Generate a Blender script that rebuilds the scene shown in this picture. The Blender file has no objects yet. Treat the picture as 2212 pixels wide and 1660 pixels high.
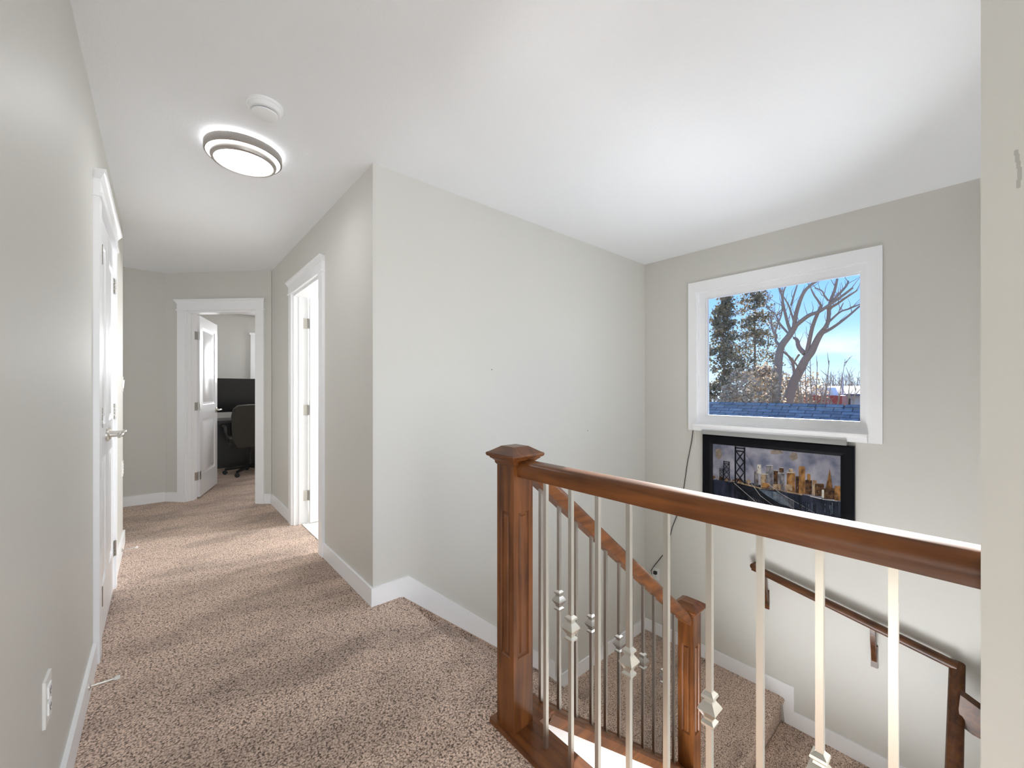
import bpy, bmesh, math, random
from mathutils import Vector, Matrix, noise
random.seed(7)
SC = bpy.context.scene
COL = SC.collection

# ------------------------------------------------------------------ camera
F, TH, PX, PY, CZ = 877.45, 0.71403, 1106.0, 843.12, 1.2
cd = bpy.data.cameras.new('camera'); cam = bpy.data.objects.new('camera', cd); COL.objects.link(cam)
cd.sensor_fit = 'HORIZONTAL'; cd.sensor_width = 36.0; cd.lens = F / 2212 * 36.0
cd.shift_y = (PY - 830.0) / 2212.0
cd.clip_start = 0.02; cd.clip_end = 400
cam.location = (0, 0, CZ)
cam.rotation_euler = (math.radians(90), 0, -TH)
SC.camera = cam
SC.view_settings.view_transform = 'Standard'; SC.view_settings.look = 'None'
SC.view_settings.gamma = 1.0; SC.view_settings.use_curve_mapping = False
SC.view_settings.exposure = 0.93
SC.cycles.max_bounces = 10; SC.cycles.diffuse_bounces = 8; SC.cycles.glossy_bounces = 4
SC.cycles.transparent_max_bounces = 16
SC.cycles.caustics_reflective = False; SC.cycles.caustics_refractive = False
SC.cycles.sample_clamp_indirect = 6.0

# ------------------------------------------------------------------ sky
def build_world():
    w = bpy.data.worlds.new('sky'); SC.world = w; w.use_nodes = True
    N = w.node_tree.nodes; L = w.node_tree.links; N.clear()
    out = N.new('ShaderNodeOutputWorld'); bg = N.new('ShaderNodeBackground')
    tc = N.new('ShaderNodeTexCoord'); sep = N.new('ShaderNodeSeparateXYZ')
    L.new(tc.outputs['Generated'], sep.inputs[0])
    rp = N.new('ShaderNodeValToRGB'); L.new(sep.outputs['Z'], rp.inputs[0])
    e = rp.color_ramp.elements
    e[0].position = 0.0; e[0].color = (.56, .72, .90, 1)
    e[1].position = 0.5; e[1].color = (.10, .26, .70, 1)
    a = e.new(0.07); a.color = (.35, .57, .86, 1)
    a = e.new(0.22); a.color = (.17, .40, .85, 1)
    mp = N.new('ShaderNodeMapping'); mp.inputs['Scale'].default_value = (5, 5, 16)
    L.new(tc.outputs['Generated'], mp.inputs[0])
    nz = N.new('ShaderNodeTexNoise'); nz.inputs['Scale'].default_value = 1.0; nz.inputs['Detail'].default_value = 6
    L.new(mp.outputs[0], nz.inputs['Vector'])
    cr = N.new('ShaderNodeValToRGB'); cr.color_ramp.elements[0].position = .50; cr.color_ramp.elements[1].position = .66
    L.new(nz.outputs['Fac'], cr.inputs[0])
    lo = N.new('ShaderNodeMapRange'); lo.inputs['From Min'].default_value = .02; lo.inputs['From Max'].default_value = .13
    lo.inputs['To Min'].default_value = .95; lo.inputs['To Max'].default_value = .0
    L.new(sep.outputs['Z'], lo.inputs['Value'])
    mu = N.new('ShaderNodeMath'); mu.operation = 'MULTIPLY'
    L.new(cr.outputs[0], mu.inputs[0]); L.new(lo.outputs[0], mu.inputs[1])
    mx = N.new('ShaderNodeMix'); mx.data_type = 'RGBA'
    L.new(mu.outputs[0], mx.inputs['Factor']); L.new(rp.outputs[0], mx.inputs['A']); mx.inputs['B'].default_value = (.93, .94, .97, 1)
    L.new(mx.outputs['Result'], bg.inputs['Color']); bg.inputs['Strength'].default_value = .95
    L.new(bg.outputs[0], out.inputs[0])
build_world()

# ------------------------------------------------------------------ sun, daylight and added fill lamps
def lamp(name, kind, loc, target, energy, size=None, sizey=None, color=(1, 1, 1), spread=None):
    d = bpy.data.lights.new(name, kind); o = bpy.data.objects.new(name, d); COL.objects.link(o)
    d.energy = energy; d.color = color; o.location = loc
    o.rotation_euler = (Vector(target) - Vector(loc)).to_track_quat('-Z', 'Y').to_euler()
    if kind == 'AREA':
        d.shape = 'RECTANGLE'; d.size = size; d.size_y = sizey or size
        if spread: d.spread = math.radians(spread)
    return o
sun = lamp('sun', 'SUN', (20, 6, 9), (20 - 1, 6 - .27, 9 - .37), 9.0, color=(1, .97, .93)); sun.data.angle = math.radians(.6)
lamp('fill_back', 'AREA', (.3, -3.05, 1.3), (.3, 0, 1.5), 15, 1.0, 1.9, (.91, .96, 1))  # added fill lamp behind the camera
lamp('fill_left', 'AREA', (-.2, -1.9, .95), (.7, -.2, 1.0), 13, 1.0, 1.7, (.91, .96, 1))  # added fill lamp by the left wall, behind the camera
lamp('fill_lower_stairs', 'AREA', (1.06, .55, -1.6), (3.5, 1.1, .1), 50, .9, 1.6, (.93, .97, 1))  # added fill lamp low in the stairwell, out of view
lamp('fill_stair_side', 'AREA', (2.35, -.16, 1.28), (1.62, .9, 1.26), 13, 1.6, 1.0, (.93, .97, 1))  # added fill lamp outside the made-up side window
lamp('fill_side_passage', 'AREA', (-2.0, 5.05, 1.3), (0, 5.05, 1.5), 4, 1.0, 1.6, (.93, .97, 1))  # added fill lamp around the left corner, out of view
lamp('daylight_bathroom', 'AREA', (3.3, 3.0, 1.75), (.3, 4.0, 0.2), 42, .35, .5, (1, 1, 1))
lamp('daylight_office_window', 'AREA', (1.9, 7.95, 1.5), (.9, 6.2, 1.0), 32, 1.2, 1.2, (1, 1, 1))

# ------------------------------------------------------------------ materials
def newmat(name):
    m = bpy.data.materials.new(name); m.use_nodes = True
    return m, m.node_tree.nodes, m.node_tree.links, m.node_tree.nodes['Principled BSDF']
def plain(name, col, rough=.5, metal=0.0, spec=.5, bump=0, bscale=200, coat=0, var=0.04):
    m, N, L, b = newmat(name)
    b.inputs['Roughness'].default_value = rough; b.inputs['Metallic'].default_value = metal
    b.inputs['Specular IOR Level'].default_value = spec; b.inputs['Coat Weight'].default_value = coat
    g = N.new('ShaderNodeNewGeometry')
    nz = N.new('ShaderNodeTexNoise'); nz.inputs['Scale'].default_value = bscale if bump else 6; nz.inputs['Detail'].default_value = 3
    L.new(g.outputs['Position'], nz.inputs['Vector'])
    mr = N.new('ShaderNodeMapRange'); mr.inputs['To Min'].default_value = 1 - var; mr.inputs['To Max'].default_value = 1 + var
    L.new(nz.outputs['Fac'], mr.inputs['Value'])
    mx = N.new('ShaderNodeVectorMath'); mx.operation = 'SCALE'; mx.inputs[0].default_value = col
    L.new(mr.outputs[0], mx.inputs['Scale']); L.new(mx.outputs[0], b.inputs['Base Color'])
    if bump:
        bp = N.new('ShaderNodeBump'); bp.inputs['Strength'].default_value = bump; bp.inputs['Distance'].default_value = .002
        L.new(nz.outputs['Fac'], bp.inputs['Height']); L.new(bp.outputs[0], b.inputs['Normal'])
    return m
def emit(name, col, s):
    m, N, L, b = newmat(name)
    b.inputs['Base Color'].default_value = (*col, 1); b.inputs['Emission Color'].default_value = (*col, 1)
    b.inputs['Emission Strength'].default_value = s; b.inputs['Roughness'].default_value = .4
    return m
def carpet_mat():
    m, N, L, b = newmat('brown_carpet')
    g = N.new('ShaderNodeNewGeometry')
    n1 = N.new('ShaderNodeTexVoronoi'); n1.inputs['Scale'].default_value = 130
    nd = N.new('ShaderNodeTexNoise'); nd.inputs['Scale'].default_value = 60; nd.inputs['Detail'].default_value = 2
    L.new(g.outputs['Position'], nd.inputs['Vector'])
    vm = N.new('ShaderNodeVectorMath'); vm.operation = 'MULTIPLY_ADD'; vm.inputs[1].default_value = (.02, .02, .02)
    L.new(nd.outputs['Color'], vm.inputs[0]); L.new(g.outputs['Position'], vm.inputs[2]); L.new(vm.outputs[0], n1.inputs['Vector'])
    n2 = N.new('ShaderNodeTexNoise'); n2.inputs['Scale'].default_value = 150; n2.inputs['Detail'].default_value = 3
    L.new(g.outputs['Position'], n2.inputs['Vector'])
    # vacuum marks: patches where the pile lies the other way
    mp = N.new('ShaderNodeMapping'); mp.inputs['Rotation'].default_value = (0, 0, .7); mp.inputs['Scale'].default_value = (1.3, 3.2, 1)
    L.new(g.outputs['Position'], mp.inputs[0])
    n3 = N.new('ShaderNodeTexNoise'); n3.inputs['Scale'].default_value = 1.1; n3.inputs['Detail'].default_value = 3; n3.inputs['Roughness'].default_value = .55
    L.new(mp.outputs[0], n3.inputs['Vector'])
    r3 = N.new('ShaderNodeMapRange'); r3.inputs['From Min'].default_value = .36; r3.inputs['From Max'].default_value = .56
    r3.inputs['To Min'].default_value = .76; r3.inputs['To Max'].default_value = 1.16
    L.new(n3.outputs['Fac'], r3.inputs['Value'])
    # pile shade from nub height
    ad = N.new('ShaderNodeMath'); ad.operation = 'SUBTRACT'; L.new(n2.outputs['Fac'], ad.inputs[0])
    sc = N.new('ShaderNodeMath'); sc.operation = 'MULTIPLY'; sc.inputs[1].default_value = .55; L.new(n1.outputs['Distance'], sc.inputs[0]); L.new(sc.outputs[0], ad.inputs[1])
    rp = N.new('ShaderNodeValToRGB'); L.new(ad.outputs[0], rp.inputs[0])
    e = rp.color_ramp.elements; e[0].position = .0; e[0].color = (.13, .088, .067, 1); e[1].position = .42; e[1].color = (.80, .63, .52, 1)
    k = e.new(.2); k.color = (.50, .37, .295, 1)
    vs = N.new('ShaderNodeVectorMath'); vs.operation = 'SCALE'; L.new(rp.outputs[0], vs.inputs[0]); L.new(r3.outputs[0], vs.inputs['Scale'])
    L.new(vs.outputs[0], b.inputs['Base Color']); b.inputs['Roughness'].default_value = 1; b.inputs['Specular IOR Level'].default_value = .05
    b.inputs['Sheen Weight'].default_value = .15
    bp = N.new('ShaderNodeBump'); bp.inputs['Strength'].default_value = .8; bp.inputs['Distance'].default_value = .006
    L.new(ad.outputs[0], bp.inputs['Height']); L.new(bp.outputs[0], b.inputs['Normal'])
    return m
def wood_mat(name, axis, dark=1.0):
    m, N, L, b = newmat(name)
    g = N.new('ShaderNodeNewGeometry'); mp = N.new('ShaderNodeMapping')
    s = [38, 38, 38]; s[axis] = 3.0
    if axis == 3: s = [10, 38, 10]
    mp.inputs['Scale'].default_value = s
    L.new(g.outputs['Position'], mp.inputs[0])
    n = N.new('ShaderNodeTexNoise'); n.inputs['Scale'].default_value = 1.0; n.inputs['Detail'].default_value = 5; n.inputs['Distortion'].default_value = .6
    L.new(mp.outputs[0], n.inputs['Vector'])
    n2 = N.new('ShaderNodeTexNoise'); n2.inputs['Scale'].default_value = 7; L.new(g.outputs['Position'], n2.inputs['Vector'])
    mx = N.new('ShaderNodeMath'); mx.operation = 'MULTIPLY_ADD'; mx.inputs[1].default_value = .45
    L.new(n2.outputs['Fac'], mx.inputs[0]); L.new(n.outputs['Fac'], mx.inputs[2])
    rp = N.new('ShaderNodeValToRGB'); L.new(mx.outputs[0], rp.inputs[0])
    e = rp.color_ramp.elements; d = dark
    e[0].position = .45; e[0].color = (.06*d, .018*d, .005*d, 1); e[1].position = .95; e[1].color = (.235*d, .082*d, .022*d, 1)
    L.new(rp.outputs[0], b.inputs['Base Color']); b.inputs['Roughness'].default_value = .35; b.inputs['Specular IOR Level'].default_value = .32
    b.inputs['Coat Weight'].default_value = .16; b.inputs['Coat Roughness'].default_value = .2
    return m
def wall_mat(name, col, marks=(), mcol=(.15, .14, .13)):
    m, N, L, b = newmat(name)
    g = N.new('ShaderNodeNewGeometry')
    nz = N.new('ShaderNodeTexNoise'); nz.inputs['Scale'].default_value = 260; nz.inputs['Detail'].default_value = 2
    L.new(g.outputs['Position'], nz.inputs['Vector'])
    bp = N.new('ShaderNodeBump'); bp.inputs['Strength'].default_value = .12; bp.inputs['Distance'].default_value = .001
    L.new(nz.outputs['Fac'], bp.inputs['Height']); L.new(bp.outputs[0], b.inputs['Normal'])
    b.inputs['Roughness'].default_value = .5; b.inputs['Specular IOR Level'].default_value = .35
    prev = None
    for (p, r) in marks:                      # small scuffs on the paint
        ds = N.new('ShaderNodeVectorMath'); ds.operation = 'DISTANCE'; ds.inputs[1].default_value = p
        L.new(g.outputs['Position'], ds.inputs[0])
        lt = N.new('ShaderNodeMath'); lt.operation = 'LESS_THAN'; lt.inputs[1].default_value = r; L.new(ds.outputs['Value'], lt.inputs[0])
        if prev:
            a = N.new('ShaderNodeMath'); a.operation = 'MAXIMUM'; L.new(prev, a.inputs[0]); L.new(lt.outputs[0], a.inputs[1]); prev = a.outputs[0]
        else: prev = lt.outputs[0]
    if prev:
        mx = N.new('ShaderNodeMix'); mx.data_type = 'RGBA'; mx.inputs['A'].default_value = (*col, 1); mx.inputs['B'].default_value = (*mcol, 1)
        L.new(prev, mx.inputs['Factor']); L.new(mx.outputs['Result'], b.inputs['Base Color'])
    else: b.inputs['Base Color'].default_value = (*col, 1)
    return m
def glass_mat(name):
    m, N, L, b = newmat(name); N.remove(b)
    t = N.new('ShaderNodeBsdfTransparent'); gl = N.new('ShaderNodeBsdfGlossy'); gl.inputs['Roughness'].default_value = .02
    fr = N.new('ShaderNodeFresnel'); fr.inputs['IOR'].default_value = 1.45
    ms = N.new('ShaderNodeMixShader'); L.new(fr.outputs[0], ms.inputs[0]); L.new(t.outputs[0], ms.inputs[1]); L.new(gl.outputs[0], ms.inputs[2])
    L.new(ms.outputs[0], N['Material Output'].inputs[0]); return m
def shingle_mat():
    m, N, L, b = newmat('roof_shingles')
    g = N.new('ShaderNodeNewGeometry'); br = N.new('ShaderNodeTexBrick')
    mp = N.new('ShaderNodeMapping'); mp.inputs['Rotation'].default_value = (0, 0, math.radians(90)); L.new(g.outputs['Position'], mp.inputs[0])
    L.new(mp.outputs[0], br.inputs['Vector'])
    br.inputs['Color1'].default_value = (.17, .22, .24, 1); br.inputs['Color2'].default_value = (.085, .115, .135, 1); br.inputs['Mortar'].default_value = (.05, .055, .065, 1)
    br.inputs['Scale'].default_value = 1.0; br.inputs['Brick Width'].default_value = .33; br.inputs['Row Height'].default_value = .125; br.inputs['Mortar Size'].default_value = .012
    nz = N.new('ShaderNodeTexNoise'); nz.inputs['Scale'].default_value = 9; L.new(g.outputs['Position'], nz.inputs['Vector'])
    mx = N.new('ShaderNodeVectorMath'); mx.operation = 'SCALE'; L.new(br.outputs['Color'], mx.inputs[0])
    mr = N.new('ShaderNodeMapRange'); mr.inputs['To Min'].default_value = .5; mr.inputs['To Max'].default_value = 1.6; L.new(nz.outputs['Fac'], mr.inputs['Value']); L.new(mr.outputs[0], mx.inputs['Scale'])
    L.new(mx.outputs[0], b.inputs['Base Color']); b.inputs['Roughness'].default_value = .9
    return m
def leaf_mat(name, c1, c2):
    m, N, L, b = newmat(name)
    g = N.new('ShaderNodeNewGeometry'); nz = N.new('ShaderNodeTexNoise'); nz.inputs['Scale'].default_value = 3.5; nz.inputs['Detail'].default_value = 4
    L.new(g.outputs['Position'], nz.inputs['Vector'])
    rp = N.new('ShaderNodeValToRGB'); L.new(nz.outputs['Fac'], rp.inputs[0])
    rp.color_ramp.elements[0].position = .35; rp.color_ramp.elements[0].color = (*c1, 1)
    rp.color_ramp.elements[1].position = .65; rp.color_ramp.elements[1].color = (*c2, 1)
    L.new(rp.outputs[0], b.inputs['Base Color']); b.inputs['Roughness'].default_value = .7
    t = N.new('ShaderNodeBsdfTranslucent'); L.new(rp.outputs[0], t.inputs['Color'])
    ms = N.new('ShaderNodeMixShader'); ms.inputs[0].default_value = .35; L.new(b.outputs[0], ms.inputs[1]); L.new(t.outputs[0], ms.inputs[2])
    L.new(ms.outputs[0], N['Material Output'].inputs[0]); return m

WALLC = (.655, .645, .605)
M = dict(
    wall_r=wall_mat('wall_paint_cracked', WALLC, [((0.893, -0.032, 1.53), 0.0021), ((0.893, -0.032, 1.528), 0.0021), ((0.893, -0.032, 1.526), 0.0021), ((0.893, -0.033, 1.524), 0.0021), ((0.893, -0.033, 1.522), 0.0021), ((0.893, -0.033, 1.52), 0.0021), ((0.893, -0.033, 1.518), 0.0021), ((0.893, -0.033, 1.516), 0.0021), ((0.893, -0.034, 1.514), 0.0021), ((0.893, -0.034, 1.512), 0.0021), ((0.893, -0.034, 1.51), 0.0021), ((0.893, -0.034, 1.507), 0.0021), ((0.893, -0.035, 1.505), 0.0021), ((0.893, -0.035, 1.503), 0.0021), ((0.893, -0.035, 1.501), 0.0021), ((0.893, -0.035, 1.499), 0.0021), ((0.893, -0.035, 1.497), 0.0021), ((0.893, -0.035, 1.495), 0.0021), ((0.893, -0.035, 1.493), 0.0021), ((0.893, -0.035, 1.491), 0.0021), ((0.893, -0.035, 1.49), 0.0021), ((0.893, -0.034, 1.488), 0.0021), ((0.893, -0.034, 1.486), 0.0021), ((0.893, -0.034, 1.484), 0.0021), ((0.893, -0.034, 1.482), 0.0021), ((0.893, -0.034, 1.48), 0.0021)], (.46, .45, .42)),
    wall=wall_mat('wall_paint', WALLC), wall_b=wall_mat('wall_paint_scuffed', WALLC, [((1.735, 2.215, 1.342), .0045), ((2.78, 2.215, .85), .0045), ((1.36, 2.215, 1.0), .0)]),
    ceil=plain('ceiling_paint', (.90, .92, .945), .9, spec=.1, bump=.35, bscale=90, var=.01),
    trim=plain('trim_white', (.93, .94, .96), .32, var=.01), door=plain('door_white', (.87, .88, .905), .3, var=.01),
    carpet=carpet_mat(), tile=plain('white_tile', (.8, .79, .77), .2),
    woody=wood_mat('stained_wood_y', 1), woodx=wood_mat('stained_wood_x', 0), woodz=wood_mat('stained_wood_z', 2),
    woodd=wood_mat('dark_stained_wood', 1, .6), wooddx=wood_mat('dark_stained_wood_x', 0, .6),
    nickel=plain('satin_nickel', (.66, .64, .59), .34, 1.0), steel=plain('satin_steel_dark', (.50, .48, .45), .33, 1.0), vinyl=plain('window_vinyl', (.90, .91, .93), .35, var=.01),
    glass=glass_mat('clear_glass'), black=plain('black_frame', (.004, .0045, .007), .42, spec=.15), cord=plain('black_cord', (.012, .012, .012), .5),
    plate=plain('white_plate', (.86, .86, .84), .3, var=.01), slot=plain('dark_slot', (.03, .03, .03), .6), grey=plain('sill_shade_grey', (.36, .36, .35), .5),
    fixture=plain('brushed_nickel_ring', (.42, .39, .36), .4, .9), lit=emit('lit_diffuser', (.97, .985, 1), 10.0), litring=emit('lit_ring', (1, 1, 1), 8.0),
    plastic=plain('white_plastic', (.92, .93, .94), .4, var=.01), rubber=plain('white_rubber', (.8, .78, .74), .6),
    screen=plain('black_screen', (.008, .008, .009), .25), chair=plain('chair_fabric', (.045, .042, .036), .9, bump=.4, bscale=300, var=.2), blackp=plain('black_plastic', (.012, .012, .013), .5),
    desk=plain('dark_desk', (.02, .017, .015), .4), shingle=shingle_mat(), bark=plain('bark', (.27, .195, .15), .9, bump=.8, bscale=22, var=.35),
    spruce=leaf_mat('spruce_needles', (.06, .065, .038), (.34, .27, .165)), bush=leaf_mat('shrub_leaves', (.22, .15, .09), (.70, .56, .40)), twig=plain('twigs', (.32, .24, .17), .9, var=.2),
    ground=plain('dry_lawn', (.30, .26, .18), .95, var=.2), siding=plain('house_siding', (.55, .53, .52), .7), roofg=plain('far_roof', (.16, .15, .17), .9, var=.2),
    bounce_pale=plain('pale_bounce_roof', (.82, .83, .85), .8, var=.05),  # pale surface of the added bounce slab outside
    red=plain('red_paint', (.40, .06, .05), .4), pole=plain('pole_grey', (.5, .5, .5), .6), white=plain('white_paint', (.75, .75, .77), .5), dark=plain('dark_glass', (.03, .035, .045), .1),
)
# ------------------------------------------------------------------ helpers
def sharp(me, deg=35):
    for p in me.polygons: p.use_smooth = True
    me.set_sharp_from_angle(angle=math.radians(deg))
WM = {}
def wmat(o): return WM.get(o.name, Matrix.Identity(4)) if o else Matrix.Identity(4)
def obj(name, bm, mat, parent=None, deg=35):
    """bm is in world coordinates; stored relative to the parent's frame."""
    bmesh.ops.recalc_face_normals(bm, faces=bm.faces[:])
    bm.transform(wmat(parent).inverted())
    me = bpy.data.meshes.new(name); bm.to_mesh(me); bm.free()
    for m in (mat if isinstance(mat, (list, tuple)) else [mat]): me.materials.append(m)
    sharp(me, deg)
    o = bpy.data.objects.new(name, me); COL.objects.link(o)
    if parent: o.parent = parent
    WM[o.name] = wmat(parent).copy()
    return o
def tag(o, label=None, cat=None, group=None, kind=None):
    if label: o['label'] = label
    if cat: o['category'] = cat
    if group: o['group'] = group
    if kind: o['kind'] = kind
    return o
def thing(name, loc, label, cat, group=None, kind=None, rz=0.0):
    o = bpy.data.objects.new(name, None); COL.objects.link(o); o.empty_display_size = .05
    o.location = loc; o.rotation_euler = (0, 0, rz)
    WM[o.name] = Matrix.Translation(loc) @ Matrix.Rotation(rz, 4, 'Z')
    return tag(o, label, cat, group, kind)
def struct(name, bm, mat, label, cat, deg=35):
    return tag(obj(name, bm, mat, None, deg), label, cat, None, 'structure')
def dup(o, parent, loc):
    c = o.copy(); COL.objects.link(c); c.parent = parent; c.location = loc
    for ch in o.children:
        g = ch.copy(); COL.objects.link(g); g.parent = c
    return c
def B(): return bmesh.new()
def box(bm, x0, y0, z0, x1, y1, z1, fr=None, mi=0):
    c = [(x, y, z) for x in (x0, x1) for y in (y0, y1) for z in (z0, z1)]
    v = [bm.verts.new(fr @ Vector(p) if fr else p) for p in c]
    for q in ((0, 1, 3, 2), (4, 6, 7, 5), (0, 4, 5, 1), (2, 3, 7, 6), (0, 2, 6, 4), (1, 5, 7, 3)):
        f = bm.faces.new([v[i] for i in q]); f.material_index = mi
    return bm
def bev(bm, w=.003, seg=2):
    bmesh.ops.bevel(bm, geom=[e for e in bm.edges if len(e.link_faces) == 2 and e.calc_face_angle(0) > .5], offset=w, segments=seg, affect='EDGES', profile=.5, clamp_overlap=True)
    return bm
def prism(bm, pts, a, b, axis='y', fr=None, mi=0):
    """polygon pts in the plane across `axis`, extruded from a to b."""
    def P3(p, t):
        q = {'x': (t, p[0], p[1]), 'y': (p[0], t, p[1]), 'z': (p[0], p[1], t)}[axis]
        return fr @ Vector(q) if fr else Vector(q)
    v0 = [bm.verts.new(P3(p, a)) for p in pts]; v1 = [bm.verts.new(P3(p, b)) for p in pts]
    n = len(pts)
    fs = [bm.faces.new(v0), bm.faces.new(v1[::-1])]
    for i in range(n): fs.append(bm.faces.new([v0[i], v0[(i + 1) % n], v1[(i + 1) % n], v1[i]]))
    for f in fs: f.material_index = mi
    return bm
def loft(bm, cx, cy, prof, fr=None):
    """stack of axis-aligned squares: prof = [(half_x, half_y, z)]"""
    rings = []
    for hx, hy, z in prof:
        rings.append([bm.verts.new(fr @ Vector((cx + sx * hx, cy + sy * hy, z)) if fr else (cx + sx * hx, cy + sy * hy, z)) for sx, sy in ((-1, -1), (1, -1), (1, 1), (-1, 1))])
    bm.faces.new(rings[0]); bm.faces.new(rings[-1])
    for a, b in zip(rings, rings[1:]):
        for i in range(4): bm.faces.new([a[i], a[(i + 1) % 4], b[(i + 1) % 4], b[i]])
    return bm
def lathe(bm, c, prof, seg=48, fr=None, cap=True):
    rings = []
    for r, z in prof:
        rr = []
        for i in range(seg):
            a = 2 * math.pi * i / seg; p = Vector((c[0] + r * math.cos(a), c[1] + r * math.sin(a), c[2] + z))
            rr.append(bm.verts.new(fr @ p if fr else p))
        rings.append(rr)
    for a, b in zip(rings, rings[1:]):
        for i in range(seg): bm.faces.new([a[i], a[(i + 1) % seg], b[(i + 1) % seg], b[i]])
    if cap:
        if prof[0][0] > 1e-5: bm.faces.new(rings[0])
        if prof[-1][0] > 1e-5: bm.faces.new(rings[-1])
    bmesh.ops.remove_doubles(bm, verts=bm.verts[:], dist=1e-6)
    return bm
def sweep(bm, path, prof, up=(0, 0, 1)):
    """prof = [(side, height)] polygon swept along path, mitred at bends"""
    path = [Vector(p) for p in path]; up = Vector(up); rings = []
    for i, p in enumerate(path):
        a = (path[i] - path[i - 1]).normalized() if i else None
        b = (path[i + 1] - path[i]).normalized() if i + 1 < len(path) else None
        d = (a + b).normalized() if a and b else (a or b)
        seg = b or a
        side = d.cross(up).normalized(); k = 1.0
        if a and b:
            k = 1 / max(.35, side.dot(seg.cross(up).normalized()))
        h = side.cross(d).normalized()
        rings.append([bm.verts.new(p + side * s * k + h * t) for s, t in prof])
    n = len(prof)
    bm.faces.new(rings[0]); bm.faces.new(rings[-1][::-1])
    for a, b in zip(rings, rings[1:]):
        for i in range(n): bm.faces.new([a[i], a[(i + 1) % n], b[(i + 1) % n], b[i]])
    return bm
def tube(bm, path, rad, seg=8):
    path = [Vector(p) for p in path]; rings = []; n = len(path)
    ref = Vector((.31, .17, .93))
    for i, p in enumerate(path):
        d = (path[min(i + 1, n - 1)] - path[max(i - 1, 0)]).normalized()
        s = d.cross(ref)
        s = s.normalized() if s.length > 1e-3 else d.orthogonal().normalized()
        t = d.cross(s); r = rad[i] if isinstance(rad, (list, tuple)) else rad
        rings.append([bm.verts.new(p + (s * math.cos(2 * math.pi * k / seg) + t * math.sin(2 * math.pi * k / seg)) * r) for k in range(seg)])
    bm.faces.new(rings[0]); bm.faces.new(rings[-1][::-1])
    for a, b in zip(rings, rings[1:]):
        for k in range(seg): bm.faces.new([a[k], a[(k + 1) % seg], b[(k + 1) % seg], b[k]])
    return bm
def panel_face(bm, w, h, panels, fr, depth=.008, bead=.014, field=.03, raised=.002):
    """a w x h face in the local x-z plane (outward -y) with recessed raised-field panels"""
    xs = sorted({0, w, *[p[0] for p in panels], *[p[2] for p in panels]}); zs = sorted({0, h, *[p[1] for p in panels], *[p[3] for p in panels]})
    def V(x, y, z): return bm.verts.new(fr @ Vector((x, y, z)))
    def quad(a, b, c, d): bm.faces.new([V(*a), V(*b), V(*c), V(*d)])
    for i in range(len(xs) - 1):
        for j in range(len(zs) - 1):
            mx, mz = (xs[i] + xs[i + 1]) / 2, (zs[j] + zs[j + 1]) / 2
            if any(p[0] < mx < p[2] and p[1] < mz < p[3] for p in panels): continue
            quad((xs[i], 0, zs[j]), (xs[i + 1], 0, zs[j]), (xs[i + 1], 0, zs[j + 1]), (xs[i], 0, zs[j + 1]))
    for x0, z0, x1, z1 in panels:
        steps = [(0, 0), (bead * .35, depth * .7), (bead, depth), (field * .75, depth), (field, raised)]
        for (a, ya), (b, yb) in zip(steps, steps[1:]):
            A = [(x0 + a, ya, z0 + a), (x1 - a, ya, z0 + a), (x1 - a, ya, z1 - a), (x0 + a, ya, z1 - a)]
            C = [(x0 + b, yb, z0 + b), (x1 - b, yb, z0 + b), (x1 - b, yb, z1 - b), (x0 + b, yb, z1 - b)]
            for k in range(4): quad(A[k], A[(k + 1) % 4], C[(k + 1) % 4], C[k])
        b, yb = steps[-1]
        quad((x0 + b, yb, z0 + b), (x1 - b, yb, z0 + b), (x1 - b, yb, z1 - b), (x0 + b, yb, z1 - b))
    return bm
def frame_of(ox, oy, dx, dy, z=0.0):
    """local x along (dx,dy), local y = its left normal (into the room), z up"""
    d = Vector((dx, dy, 0)).normalized(); n = Vector((-d.y, d.x, 0))
    return Matrix(((d.x, n.x, 0, ox), (d.y, n.y, 0, oy), (0, 0, 1, z), (0, 0, 0, 1)))
def at(u, v, axis, val):
    """the point of the plane axis = val that the sight line through picture point (u, v) meets; only used while measuring shapes"""
    l = (u - PX) / F; S, C_ = math.sin(TH), math.cos(TH)
    d = Vector((S + l * C_, C_ - l * S, -(v - PY) / F)); o = Vector((0, 0, CZ)); i = 'XYZ'.index(axis)
    return o + d * ((val - o[i]) / d[i])

# ------------------------------------------------------------------ room shell
XL, XR, YB, XW, H = -.22, .895, 2.215, 3.69, 2.463
LOW = -3.0
def floor_build():
    bm = B()
    box(bm, XL - .12, -3.2, -.25, 1.015, 1.04, 0); box(bm, XL - .12, 1.04, -.25, 1.03, 2.215, 0)
    box(bm, -2.3, 2.215, -.25, .955, 9, 0); box(bm, .955, 4.9, -.25, 3.9, 9, 0)
    struct('floor', bm, M['carpet'], 'brown cut-pile carpet covering the upstairs hall and corridor', 'floor')
    bm = B(); box(bm, .955, 2.33, -.25, 3.9, 4.9, .004)
    struct('floor_bathroom', bm, M['tile'], 'white tile floor just inside the right-hand doorway', 'floor')
floor_build()
bm = B(); box(bm, -2.4, -3.3, H, 3.9, 9.1, H + .15)
struct('ceiling', bm, M['ceil'], 'white textured ceiling over hall, corridor and stairwell', 'ceiling')
CL0, CL1, DH = 2.62, 3.42, 2.05           # closet opening in the left wall
bm = B(); box(bm, XL - .12, -3.2, 0, XL, CL0, H); box(bm, XL - .12, CL1, 0, XL, 4.40, H); box(bm, XL - .12, CL0, DH, XL, CL1, H)
struct('wall_left', bm, M['wall'], 'greige wall along the left of the hall, with the closet doors', 'wall')
bm = B(); box(bm, -2.3, 5.76, 0, .045, 5.88, H)
struct('wall_far', bm, M['wall'], 'short greige wall at the far left end of the corridor', 'wall')
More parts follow.
